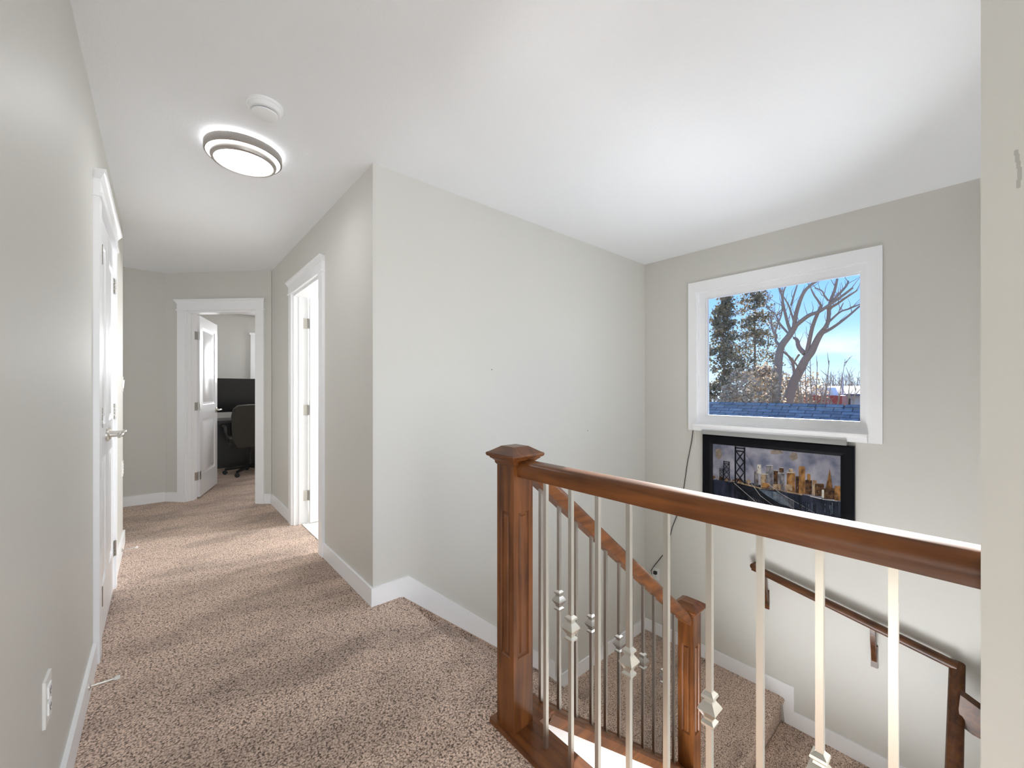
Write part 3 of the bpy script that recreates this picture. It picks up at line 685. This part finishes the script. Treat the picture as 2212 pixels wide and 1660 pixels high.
outlet('wall_outlet', (XL, 4.30, .60), (1, 0), 'white outlet on the left wall just past the closet doors')
cordpts = [(1497, 930), (1494, 955), (1485, 1000), (1480, 1035), (1474, 1075), (1464, 1110), (1452, 1140), (1446, 1165), (1443, 1190), (1430, 1202), (1414, 1222), (1409, 1232), (1411, 1239)]
pc = thing('power_cord', (XW - .006, 1.9, -.6), 'thin black power cord dangling from the window sill to the outlet', 'cord')
cp = [at(u, v, 'X', XW - .006) for u, v in cordpts]; cp[-1].x = XW - .03; cp[-2].x = XW - .03
bm = B(); tube(bm, cp, .0032, 8); obj('cable', bm, M['cord'], pc)
bm = B(); box(bm, XW - .036, 2.075, -.605, XW - .0095, 2.103, -.578); bev(bm, .006); obj('plug', bm, M['cord'], pc)
def door_stop(y, z, label, tip=None):
    o = thing('door_stop', (XL + BT, y, z), label, 'door stop', None)
    R = Matrix.Translation((XL + BT, y, z)) @ Matrix.Rotation(math.pi / 2, 4, 'Y')
    bm = B(); lathe(bm, (0, 0, 0), [(.012, 0), (.012, .003), (.006, .006), (.0042, .01), (.0042, .07)], 14, R); obj('rod', bm, M['nickel'], o)
    bm = B(); lathe(bm, (0, 0, .07), [(.006, 0), (.0085, .003), (.0085, .014), (.006, .017)], 14, R); obj('rubber_tip', bm, M['rubber'], o)
door_stop(2.25, .055, 'rod door stop with a white tip on the near left baseboard')
door_stop(4.02, .055, 'rod door stop with a white tip on the baseboard past the closet doors')

# ------------------------------------------------------------------ ceiling fixtures
C0 = (.332, 2.515, H)
cl = thing('ceiling_light', C0, 'round flush ceiling light with two nickel rings, switched on', 'light')
bm = B(); lathe(bm, C0, [(.146, 0), (.148, -.024), (.140, -.024)], 64); obj('lit_back_ring', bm, M['litring'], cl)
bm = B(); lathe(bm, C0, [(.150, -.016), (.170, -.016), (.172, -.020), (.172, -.052), (.168, -.057), (.163, -.056), (.163, -.024), (.150, -.024)], 64, cap=False); obj('outer_ring', bm, M['fixture'], cl)
bm = B(); lathe(bm, C0, [(.164, -.050), (.128, -.052), (.128, -.044), (.164, -.044)], 64, cap=False); obj('outer_diffuser', bm, M['lit'], cl)
bm = B(); lathe(bm, C0, [(.146, -.046), (.146, -.074), (.143, -.080), (.132, -.084), (.129, -.081), (.129, -.048)], 64, cap=False); obj('inner_ring', bm, M['fixture'], cl)
bm = B(); lathe(bm, C0, [(.1292, -.079), (.10, -.084), (.06, -.088), (.0, -.089)], 64, cap=False); obj('diffuser', bm, M['lit'], cl)
sd = thing('smoke_detector', (.355, 2.085, H), 'round white smoke detector on the ceiling beside the light', 'smoke detector')
S0 = (.352, 2.08, H)
bm = B(); lathe(bm, S0, [(.071, 0), (.071, -.010), (.066, -.014), (.065, -.014)], 56); obj('base', bm, M['plastic'], sd)
bm = B(); lathe(bm, S0, [(.064, -.014), (.064, -.022), (.059, -.029), (.050, -.031), (.044, -.031)], 56); obj('housing', bm, M['plastic'], sd)
bm = B(); lathe(bm, S0, [(.041, -.0305), (.044, -.0305), (.044, -.037), (.041, -.037)], 56, cap=False); obj('vent_slot', bm, M['slot'], sd)
bm = B(); lathe(bm, S0, [(.040, -.036), (.051, -.0365), (.051, -.043), (.044, -.047), (.0, -.048)], 56, cap=False); obj('cover', bm, M['plastic'], sd)

# ------------------------------------------------------------------ guard and stair railing
def newel(x0, y0, s, z0, zt, pz0, pz1, label):
    o = thing('newel_post', (x0 + s / 2, y0 + s / 2, z0), label, 'newel post')
    bm = B(); h = zt - z0
    for k in range(4):
        fr = Matrix.Translation((x0 + s / 2, y0 + s / 2, z0)) @ Matrix.Rotation(k * math.pi / 2, 4, 'Z') @ Matrix.Translation((-s / 2, -s / 2, 0))
        panel_face(bm, s, h, [(.02, pz0 - z0, s - .02, pz1 - z0)], fr, .006, .007, .016, .001)
    bmesh.ops.remove_doubles(bm, verts=bm.verts[:], dist=1e-5)
    bmesh.ops.holes_fill(bm, edges=bm.edges[:], sides=4)
    obj('post', bm, M['woodz'], o, 20)
    bm = B(); q = s / 2
    loft(bm, x0 + q, y0 + q, [(q + .002, q + .002, zt - .012), (q + .006, q + .006, zt - .006), (q + .006, q + .006, zt), (q + .011, q + .011, zt + 0.0049), (q + .019, q + .019, zt + 0.0115), (q + .02, q + .02, zt + 0.0148), (q + .027, q + .027, zt + 0.0180), (q + .030, q + .030, zt + 0.0246), (q + .028, q + .028, zt + 0.0303), (q + .020, q + .020, zt + 0.0336), (q - .010, q - .010, zt + 0.0525), (q - .012, q - .012, zt + 0.0533)])
    obj('cap', bm, M['woody'], o, 20)
    return o
NS = .09
newel(.914, 1.046, NS, .02, .948, .27, .775, 'tall brown newel post at the head of the stairs where the guard rail starts')
newel(2.246, 1.048, NS, -1.2, -.056, -.74, -.24, 'lower brown newel post at the stair landing below the window')
RAILP = [(-.030, 0), (-.026, .0), (.026, 0), (.030, .0), (.031, .012), (.034, .020), (.0355, .032), (.0335, .044), (.028, .0515), (.020, .0545), (.008, .0555), (-.008, .0555), (-.020, .0545), (-.028, .0515), (-.0335, .044), (-.0355, .032), (-.034, .020), (-.031, .012)]
RAILP = [p for i, p in enumerate(RAILP) if i not in (1, 2)]
BS = .0064
def baluster(parent, h, kz, loc0, mat, slope=None):
    """square metal baluster standing at loc0 (world), as child meshes of parent; the caller copies it"""
    bm = B(); x, y, z = loc0
    if slope is None: box(bm, x - BS, y - BS, z, x + BS, y + BS, z + h)
    else:
        v = {}
        bmx = box(bm, x - BS, y - BS, z, x + BS, y + BS, z + h)
        for vv in bm.verts: vv.co.z += slope * (vv.co.x - x)
    b = obj('baluster', bm, mat, parent)
    if kz:
        bm = B(); k = z + kz
        loft(bm, x, y, [(s * 1.0, s * 1.0, k + dz) for s, dz in ((.0066, -.042), (.0135, -.036), (.0145, -.030), (.009, -.024), (.010, -.018), (.0185, -.004), (.0205, .0), (.0185, .005), (.010, .018), (.009, .023), (.0145, .029), (.0135, .034), (.0066, .041))])
        obj('knuckle', bm, mat, b, 20)
    return b
GX, RB = .962, .900
gr = thing('guard_railing', (GX, .5, .02), 'level brown handrail with square nickel balusters along the hall edge', 'railing')
bm = B(); sweep(bm, [(GX, 1.046, RB), (GX, .0, RB)], RAILP); obj('handrail', bm, M['woody'], gr, 50)
bm = B(); box(bm, .899, .0, .0, 1.022, 1.16, .02); box(bm, 1.022, 1.03, .0, 1.097, 1.16, .02); 
bmesh.ops.remove_doubles(bm, verts=bm.verts[:], dist=1e-5); obj('base_board', bm, M['woody'], gr)
ys = [.939, .831, .729, .625, .517, .411, .306, .203, .099]
plainb = knuckb = None
for i, y in enumerate(ys):
    kn = i % 2 == 1; src = knuckb if kn else plainb
    if src is None:
        src = baluster(gr, RB - .02 + .002, .443 if kn else 0, (GX, y, .02), M['nickel'])
        if kn: knuckb = src; ky = y
        else: plainb = src; py_ = y
    else: dup(src, gr, (0, y - (ky if kn else py_), 0))
SY = 1.091
sr = thing('stair_railing', (1.6, SY, -.4), 'sloping brown handrail with nickel balusters between the two newel posts', 'railing')
def railz(x): return .838 + SL * .985 * (x - 1.07)
d = Vector((1, 0, SL * .985)).normalized()
bm = B(); pth = [Vector((x, SY, railz(x))) for x in (1.004, 1.6, 2.246)]
sweep(bm, pth, RAILP)
obj('handrail', bm, M['woodx'], sr, 50)
bm = B(); CAPP = [(-.062, -.045), (.062, -.045), (.062, -.012), (.057, -.004), (.050, .0), (.030, .0), (.028, -.003), (-.028, -.003), (-.030, .0), (-.050, .0), (-.057, -.004), (-.062, -.012)]
sweep(bm, [(1.097, SY, .018), (2.245, SY, capz(2.245))], CAPP); obj('shoe_rail', bm, M['woodx'], sr, 30)
xs = [1.09 + .1015 * k for k in range(11)]; plainb = knuckb = None
for i, x in enumerate(xs):
    kn = i % 2 == 1; src = knuckb if kn else plainb
    if src is None:
        zf = capz(x) - .003
        if x < 1.1: zf = .0
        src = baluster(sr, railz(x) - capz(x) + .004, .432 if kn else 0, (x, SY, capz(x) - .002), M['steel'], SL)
        if kn: knuckb = src; kx = x
        else: plainb = src; px_ = x
    else:
        x0 = kx if kn else px_; dup(src, sr, (x - x0, 0, SL * (x - x0)))
# wall handrail down the window wall, turning along the right end wall
wh = thing('wall_handrail', (3.62, .6, -.3), 'dark brown wall handrail sloping below the window and turning down at the corner', 'handrail')
HP = [(-.026, -.022), (.026, -.022), (.030, -.01), (.030, .006), (.022, .018), (.010, .023), (-.010, .023), (-.022, .018), (-.030, .006), (-.030, -.01)]
hz = lambda y: -.236 - .209 * (1.16 - y)
bm = B(); sweep(bm, [(3.62, 1.205, hz(1.205)), (3.62, .093, hz(.093)), ], HP); obj('rail', bm, M['woodd'], wh, 50)
bm = B(); tube(bm, [(3.62, 1.205, hz(1.205)), (3.65, 1.203, hz(1.2)), (3.685, 1.2, hz(1.2))], .024, 14); obj('rail_return', bm, M['woodd'], wh)
z0 = hz(.093)
DHP = [(s * 1.15, t * 1.1) for s, t in HP]
bm = B(); sweep(bm, [(3.655, .093, z0 - .0), (3.60, .093, z0 - .03), (2.3, .093, z0 - .03 - 1.3 * .84)], DHP); obj('lower_rail', bm, M['wooddx'], wh, 50)
for y in (1.125, .475):
    zc = hz(y) - .022; bm = B()
    prism(bm, [(3.676, zc - .29), (XW - .001, zc - .29), (XW - .001, zc - .14), (3.676, zc - .14)], y - .018, y + .018, 'y')
    prism(bm, [(3.604, zc), (3.636, zc), (3.642, zc - .06), (3.677, zc - .17), (3.677, zc - .25), (3.66, zc - .235), (3.61, zc - .08)], y - .013, y + .013, 'y'); bev(bm, .004)
    obj('bracket', bm, M['woodd'], wh)
bm = B(); prism(bm, [(.001, -.555), (.075, -.515), (.082, -.60), (.076, -.665), (.058, -.695), (.03, -.71), (.001, -.715)], 3.40, 3.47, 'x'); bev(bm, .006)
obj('bracket', bm, M['wooddx'], wh)

# ------------------------------------------------------------------ office
ow = thing('window_2', (1.92, 8.06, .95), 'white-cased office window glimpsed at the right of the far doorway', 'window', kind='structure')
bm = B(); fo = frame_of(2.6, 8.06, -1, 0)
box(bm, -.09, 0, .86, 0, .02, 2.05, fo); box(bm, 1.36, 0, .86, 1.45, .02, 2.05, fo); box(bm, -.09, 0, 2.05, 1.45, .022, 2.13, fo); box(bm, -.11, 0, 2.13, 1.47, .04, 2.165, fo); box(bm, -.09, 0, .86, 1.45, .03, .95, fo); obj('casing', bm, M['trim'], ow)
bm = B(); box(bm, 1.24, 8.10, .95, 1.29, 8.14, 2.05); box(bm, 2.55, 8.10, .95, 2.6, 8.14, 2.05); box(bm, 1.29, 8.10, .95, 2.55, 8.14, 1.0); box(bm, 1.29, 8.10, 2.0, 2.55, 8.14, 2.05); box(bm, 1.9, 8.10, 1.0, 1.94, 8.14, 2.0); obj('window_frame', bm, M['vinyl'], ow)
bm = B(); box(bm, 1.28, 8.118, .99, 2.56, 8.122, 2.01); obj('pane', bm, M['glass'], ow)
dk = thing('desk', (1.2, 7.45, 0), 'dark desk against the office wall seen through the far doorway', 'desk')
bm = B(); box(bm, .35, 7.1, .72, 2.2, 7.85, .76); bev(bm, .004); obj('desk_top', bm, M['desk'], dk)
for x in (.38, 2.12):
    for y in (7.13, 7.77): bm = B(); box(bm, x, y, 0, x + .05, y + .05, .72); obj('leg', bm, M['desk'], dk)
bm = B(); box(bm, .43, 7.5, .02, 2.12, 7.52, .72); obj('modesty_panel', bm, M['desk'], dk)
mo = thing('monitor', (1.05, 7.5, .76), 'large black monitor standing on the office desk', 'monitor')
bm = B()
for k in range(12):
    a0, a1 = [-.30 + .05 * (k + t) for t in (0, 1)]
    for s in ((a0, a1),): pass
pts_f = [(1.05 + 1.9 * math.sin(a), 7.42 + 1.9 * (1 - math.cos(a)) * -1 + .0) for a in [-.30 + .05 * k for k in range(13)]]
pol = pts_f + [(x, y + .05) for x, y in pts_f[::-1]]
prism(bm, pol, .87, 1.375, 'z'); obj('screen', bm, M['screen'], mo)
bm = B(); box(bm, 1.01, 7.47, .77, 1.09, 7.52, 1.1); box(bm, .85, 7.4, .76, 1.25, 7.62, .775); obj('stand', bm, M['blackp'], mo)
ch = thing('office_chair', (1.0, 6.83, 0), 'dark fabric office chair with a tall back pushed to the office desk', 'chair')
bm = B(); box(bm, .72, 6.70, .44, 1.24, 7.18, .53); bev(bm, .03, 4); obj('seat', bm, M['chair'], ch, 60)
bm = B(); fr = Matrix.Translation((1.02, 6.66, .42)) @ Matrix.Diagonal((1.1, 1, 1.05, 1)) @ Matrix.Rotation(math.radians(7), 4, 'X')
prism(bm, [(-.20, 0), (.20, 0), (.25, .1), (.265, .40), (.25, .50), (.20, .545), (.08, .555), (-.08, .555), (-.20, .545), (-.25, .50), (-.265, .40), (-.25, .1)], -.045, .045, 'y', fr); bev(bm, .025, 4); obj('backrest', bm, M['chair'], ch, 60)
bm = B(); lathe(bm, (.98, 6.92, .1), [(.03, 0), (.03, .2), (.02, .2), (.02, .34)], 20); obj('column', bm, M['blackp'], ch)
for s in (-1, 1):
    bm = B(); tube(bm, [(.98 + s * .27, 6.78, .48), (.98 + s * .30, 6.8, .6), (.98 + s * .30, 6.85, .68), (.98 + s * .30, 7.05, .69)], [.018, .018, .02, .022], 10); obj('armrest', bm, M['blackp'], ch)
for k in range(5):
    a = .3 + k * 2 * math.pi / 5; e = Vector((.98 + .30 * math.cos(a), 6.92 + .30 * math.sin(a), .075))
    bm = B(); tube(bm, [(.98, 6.92, .11), e], [.028, .018], 10); lg = obj('leg', bm, M['blackp'], ch)
    bm = B(); lathe(bm, (0, 0, -.02), [(.03, 0), (.03, .04)], 16, Matrix.Translation((e.x, e.y, .03)) @ Matrix.Rotation(math.pi / 2, 4, 'X') ); obj('caster', bm, M['blackp'], lg)

# ------------------------------------------------------------------ outside the stairwell window
GZ = -3.3
bm = B(); box(bm, 4.2, -60, GZ - .2, 120, 90, GZ)
struct('ground', bm, M['ground'], 'dry winter ground beyond the house', 'ground')
bm = B(); prism(bm, [(3.86, .62), (6.6, .12), (6.6, -.1), (3.86, .4)], -3, 5.5, 'y')
struct('roof_bounce', bm, M['bounce_pale'], 'unseen pale roof slab added below the stairwell window to bounce sunlight in', 'roof')  # unseen slab added to reflect sun up through the window
nh = thing('neighbour_house', (12, 3, GZ), 'neighbouring house with a blue-grey shingle roof just outside the window', 'house')
RX, RZ = 11.5, .855
bm = B(); pit = .5
prism(bm, [(RX, RZ), (RX - 4.2, RZ - 4.2 * pit), (RX - 4.2, RZ - 4.2 * pit - .15), (RX, RZ - .18), (RX + 4.2, RZ - 4.2 * pit - .15), (RX + 4.2, RZ - 4.2 * pit)], -7, 16, 'y'); obj('roof', bm, M['shingle'], nh)
bm = B()
for k in range(0, 46): 
    y = -7 + k * .5; prism(bm, [(RX, RZ + .025), (RX - .14, RZ - .05), (RX - .14, RZ - .065), (RX, RZ + .008), (RX + .14, RZ - .065), (RX + .14, RZ - .05)], y, y + .47 + random.uniform(-.02, .02), 'y')
obj('ridge_cap', bm, M['shingle'], nh)
bm = B(); prism(bm, [(RX - 3.7, GZ), (RX - 3.7, RZ - 2.0), (RX, RZ - .19), (RX + 3.7, RZ - 2.0), (RX + 3.7, GZ)], -6.6, 15.6, 'y'); obj('house_walls', bm, M['siding'], nh)

def crop5(cx, cy, D, dx=0):
    p = at(1520 + cx / 4.883, 580 + cy / 4.883, 'X', D)
    return Vector((D + dx, p.y * 1.0, p.z))
def smooth(pts, n=4):
    out = []
    for i in range(len(pts) - 1):
        p0, p1, p2, p3 = pts[max(i - 1, 0)], pts[i], pts[i + 1], pts[min(i + 2, len(pts) - 1)]
        for k in range(n):
            t = k / n
            out.append(.5 * ((2 * p1) + (p2 - p0) * t + (2 * p0 - 5 * p1 + 4 * p2 - p3) * t * t + (3 * p1 - p0 - 3 * p2 + p3) * t ** 3))
    return out + [pts[-1]]
def bare_tree(D, trunk, branches, label, seed):
    rnd = random.Random(seed); k = (D * .87) / F / 4.883
    root = None; paths = []
    def cv(pl, dx0, dx1):
        n = len(pl); return smooth([crop5(a, b, D, dx0 + (dx1 - dx0) * i / max(1, n - 1)) for i, (a, b) in enumerate(pl)])
    def rad(n, r0, r1): return [r0 + (r1 - r0) * i / max(1, n - 1) for i in range(n)]
    tp = cv(trunk[0], 0, .2); base = tp[0].copy()
    o = thing('bare_tree', (base.x, base.y, GZ), label, 'tree')
    foot = [Vector((base.x, base.y + .1, GZ)), Vector((base.x, base.y + .05, (GZ + base.z) / 2))]
    bm = B(); pp = foot + tp; tube(bm, pp, [trunk[1] * k * 1.3, trunk[1] * k * 1.1] + rad(len(tp), trunk[1] * k, trunk[2] * k), 12); obj('trunk', bm, M['bark'], o, 60)
    for pl, r0, r1 in branches:
        c = cv(pl, .1, rnd.uniform(-1.0, 1.0)); bm = B(); tube(bm, c, rad(len(c), r0 * k, r1 * k), 8)
        for i in range(3, len(c), 2):                              # side twigs
            if rnd.random() < .75:
                d = (c[i] - c[i - 1]).normalized(); s = Vector((rnd.uniform(-1, 1), rnd.uniform(-1, 1), rnd.uniform(-.2, 1))); q = c[i].copy(); tw = [q.copy()]
                dd = (d * .6 + s * .7).normalized()
                for _ in range(4):
                    q = q + dd * rnd.uniform(.10, .22); dd = (dd + Vector((rnd.uniform(-.4, .4), rnd.uniform(-.4, .4), rnd.uniform(-.1, .4)))).normalized(); tw.append(q.copy())
                tube(bm, tw, [.018, .014, .011, .008, .005], 5)
        obj('branch', bm, M['bark'], o, 60)
TL = 21.0
bare_tree(TL, ([(745, 1400), (770, 1200), (778, 1080), (785, 950), (812, 820), (890, 710), (945, 620), (965, 560)], 46, 24), [
    ([(950, 600), (975, 480), (1030, 330), (1080, 250), (1150, 190), (1230, 150), (1330, 110)], 22, 8),
    ([(950, 615), (1020, 565), (1120, 500), (1220, 470), (1300, 430), (1400, 370), (1500, 310), (1610, 235)], 22, 9),
    ([(1300, 430), (1400, 385), (1500, 330), (1640, 250)], 14, 6),
    ([(915, 680), (880, 580), (855, 480), (832, 380), (820, 290), (785, 195)], 17, 9), ([(825, 290), (850, 240), (885, 175)], 9, 5),
    ([(945, 560), (930, 470), (915, 390), (870, 300)], 10, 6), ([(915, 390), (940, 280), (972, 160)], 10, 6),
    ([(805, 820), (740, 760), (735, 700), (690, 660), (655, 560), (640, 500)], 16, 6), ([(735, 695), (770, 600), (812, 490), (822, 400)], 9, 5),
    ([(890, 690), (820, 620), (760, 550), (720, 470), (640, 410), (590, 330)], 11, 6), ([(740, 480), (800, 500), (870, 490)], 6, 4),
    ([(835, 880), (890, 940), (930, 1010), (960, 1090)], 10, 8)], 'large bare tree beyond the roof, the left of two forking trunks, leaning right', 3)
bare_tree(TL + 1.5, ([(890, 1400), (950, 1200), (1020, 1060), (1070, 960), (1130, 880), (1170, 790), (1215, 700), (1270, 630)], 46, 24), [
    ([(1265, 640), (1305, 560), (1312, 430), (1330, 330), (1370, 220), (1395, 100)], 20, 10), ([(1345, 345), (1420, 250), (1480, 160), (1487, 105)], 13, 8),
    ([(1225, 690), (1310, 640), (1400, 570), (1500, 480), (1610, 370)], 18, 8), ([(1318, 560), (1420, 450), (1500, 410), (1610, 350)], 11, 6), ([(1430, 440), (1480, 370)], 6, 4),
    ([(1080, 900), (1110, 760), (1140, 630), (1180, 520), (1240, 390)], 20, 14), ([(1235, 395), (1205, 340), (1165, 280), (1140, 220)], 11, 6), ([(1310, 340), (1275, 290), (1250, 240), (1180, 210)], 9, 5),
    ([(1060, 900), (990, 830), (960, 750), (920, 725)], 24, 14), ([(1000, 910), (940, 980), (915, 1040)], 10, 6), ([(950, 1130), (920, 1000), (845, 885)], 12, 8)], 'large bare tree beyond the roof, the right of two forking trunks', 5)

def leaves(bm, rnd, pts, size, flat=.0):
    for p in pts:
        s = size * rnd.uniform(.6, 1.3); q = Matrix.Translation(p) @ Matrix.Rotation(rnd.uniform(0, 6.28), 4, 'Z') @ Matrix.Rotation(rnd.uniform(-1.2, 1.2), 4, 'X') @ Matrix.Rotation(rnd.uniform(-1.2, 1.2), 4, 'Y')
        vs = [bm.verts.new(q @ Vector(c)) for c in ((-s * .35, -s * .4, 0), (s * .3, -s * .5, s * .06), (s * .5, s * .35, 0), (-s * .2, s * .5, s * .06))]
        bm.faces.new(vs)
def conifer(u, D, ztop, rbase, label, seed, n=5200):
    rnd = random.Random(seed); c = at(u, 860, 'X', D); o = thing('spruce_tree', (D, c.y, GZ), label, 'tree')
    bm = B(); tube(bm, [(D, c.y, GZ), (D + .1, c.y, (GZ + ztop) / 2), (D, c.y + .05, ztop)], [.12, .07, .015], 8); obj('trunk', bm, M['bark'], o, 60)
    bm = B(); pts = []
    hgt = ztop - GZ; boughs = []
    z = GZ + .8
    while z < ztop - .2:
        f = (z - GZ) / hgt; rr = rbase * (1 - f) ** .55 * rnd.uniform(.65, 1.15)
        for _ in range(4):
            a = rnd.uniform(0, 6.28); boughs.append((z + rnd.uniform(-.15, .15), a, rr * rnd.uniform(.7, 1.1)))
        z += .42
    for z, a, rr in boughs:
        for _ in range(int(n / len(boughs))):
            t = rnd.random() ** .7; w = .10 + .13 * rr * (1 - t * .6)
            pts.append(Vector((D + math.cos(a) * rr * t + rnd.gauss(0, w), c.y + math.sin(a) * rr * t + rnd.gauss(0, w), z - .35 * rr * t + rnd.gauss(0, .11))))
    leaves(bm, rnd, pts, .12); obj('foliage', bm, M['spruce'], o, 1)
conifer(1563, 23, 6.6, 2.1, 'narrow spruce at the left edge of the window view', 11, 9500)
conifer(1630, 34.0, 10.9, 3.1, 'taller spruce right of the first, beside the bare trees', 12, 15500)
def shrub(u, D, ztop, rx, label, seed, n, mat='bush', size=.13):
    rnd = random.Random(seed); c = at(u, 860, 'X', D); o = thing('shrub', (D, c.y, GZ), label, 'shrub')
    bm = B()
    for _ in range(9):
        a = rnd.uniform(0, 6.28); e = Vector((D + math.cos(a) * rx * .6, c.y + math.sin(a) * rx * .8, ztop * rnd.uniform(.6, 1)))
        tube(bm, [(D, c.y, GZ), (D + math.cos(a) * .3, c.y + math.sin(a) * .3, (GZ + ztop) / 2), e], [.05, .03, .01], 5)
    obj('stems', bm, M['twig'], o, 60)
    bm = B(); pts = []
    for _ in range(n):
        a = rnd.uniform(0, 6.28); r_ = rnd.random() ** .5; zz = rnd.random()
        k = math.sqrt(max(.05, 1 - (zz * .95) ** 2.2)); pts.append(Vector((D + math.cos(a) * rx * r_ * k, c.y + math.sin(a) * rx * r_ * k, GZ + .4 + (ztop - GZ - .4) * zz + rnd.gauss(0, .15))))
    leaves(bm, rnd, pts, size); obj('foliage', bm, M[mat], o, 1)
shrub(1600, 19.4, 2.0, 1.3, 'tan leafy shrub in front of the two spruces', 21, 2600)
shrub(1648, 17.2, 1.95, 1.0, 'tan leafy shrub between the spruces and the bare trunks', 22, 2400)
shrub(1702, 27.2, 2.0, 1.3, 'reddish tan shrub between the two bare trunks', 23, 2000)
shrub(1744, 30.6, 2.1, 1.6, 'pale tan shrub right of the bare trunks', 24, 1500)
def twiggy(u, D, ztop, rx, label, seed, n=60):
    rnd = random.Random(seed); c = at(u, 850, 'X', D); bm = B()
    for _ in range(n):
        a = rnd.uniform(0, 6.28); r_ = rnd.random() ** .5 * rx; h = (ztop - GZ) * rnd.uniform(.6, 1.0); b0 = Vector((D + math.cos(a) * r_ * .4, c.y + math.sin(a) * r_ * .4, GZ)); e = Vector((D + math.cos(a) * r_, c.y + math.sin(a) * r_, GZ + h))
        m = (b0 + e) / 2 + Vector((rnd.uniform(-.2, .2), rnd.uniform(-.2, .2), .2)); tube(bm, [b0, m, e], [.05, .035, .012], 4)
        for _ in range(4):
            t = rnd.uniform(.4, 1); q = m.lerp(e, t); tube(bm, [q, q + Vector((rnd.uniform(-.35, .35), rnd.uniform(-.35, .35), rnd.uniform(.2, .7)))], [.02, .006], 4)
    tag(obj('twiggy_shrub', bm, M['twig'], None, 60), label, 'shrub')
twiggy(1768, 25, 3.0, 1.8, 'pale leafless twiggy shrub right of the bare trees', 31, 22)
twiggy(1812, 53, 2.9, 2.6, 'pale leafless thicket behind the far grey roof', 32, 80)
twiggy(1845, 60, 3.4, 2.4, 'pale leafless thicket at the right edge of the window view', 33, 80)
fh = thing('far_house', (42, 0, GZ), 'distant grey-roofed house at the lower right of the window view', 'house')
c = at(1815, 850, 'X', 42); zt = at(1815, 834, 'X', 42).z; zb = at(1815, 851, 'X', 42).z
bm = B(); prism(bm, [(40, zb), (44, zt), (48, zb), (48, zb - .15), (40, zb - .15)], c.y - 4.5, c.y + 3.2, 'y'); obj('roof', bm, M['roofg'], fh)
bm = B(); box(bm, 40.5, c.y - 4.2, GZ, 47.5, c.y + 2.9, zb - .1); obj('house_walls', bm, M['siding'], fh)
bm = B(); box(bm, 40.45, c.y - .9, zb - 1.3, 40.52, c.y + .1, zb - .35); obj('window', bm, M['dark'], fh)
tp = at(1820, 815, 'X', 36); bm = B(); tube(bm, [(36, tp.y, GZ), (36, tp.y, tp.z)], .07, 8)
tag(obj('utility_pole', bm, M['pole']), 'slender grey pole in front of the far house', 'pole')
tr = at(1783, 866, 'X', 33)
tk = thing('red_truck', (33, tr.y, GZ), 'red truck parked left of the pole below the far house', 'truck')
zz = tr.z
bm = B(); box(bm, 32.2, tr.y - 1.0, zz - .9, 33.8, tr.y + 1.0, zz + .35); bev(bm, .08); obj('body', bm, M['red'], tk)
bm = B(); prism(bm, [(tr.y - .6, zz + .35), (tr.y - .4, zz + .85), (tr.y + .5, zz + .85), (tr.y + .7, zz + .35)], 32.3, 33.7, 'x'); obj('cab', bm, M['white'], tk)
for sy in (-.65, .65):
    for xx in (32.2, 33.6):
        bm = B(); lathe(bm, (0, 0, 0), [(.38, 0), (.38, .2)], 20, Matrix.Translation((xx, tr.y + sy, zz - .9)) @ Matrix.Rotation(math.pi / 2, 4, 'Y')); obj('wheel', bm, M['blackp'], tk)

# ------------------------------------------------------------------ groups of repeats
GROUPS = {'newel_post': 'newel posts of the stair rail', 'door_stop': 'door stops on the left baseboard', 'wall_outlet': 'white wall outlets',
          'spruce_tree': 'spruces beyond the roof', 'bare_tree': 'bare trees beyond the roof', 'shrub': 'leafy shrubs beyond the roof', 'twiggy_shrub': 'leafless thickets beyond the roof'}
for o in list(SC.objects):
    st = o.name.split('.')[0]
    if o.parent is None and st in GROUPS: o['group'] = GROUPS[st]
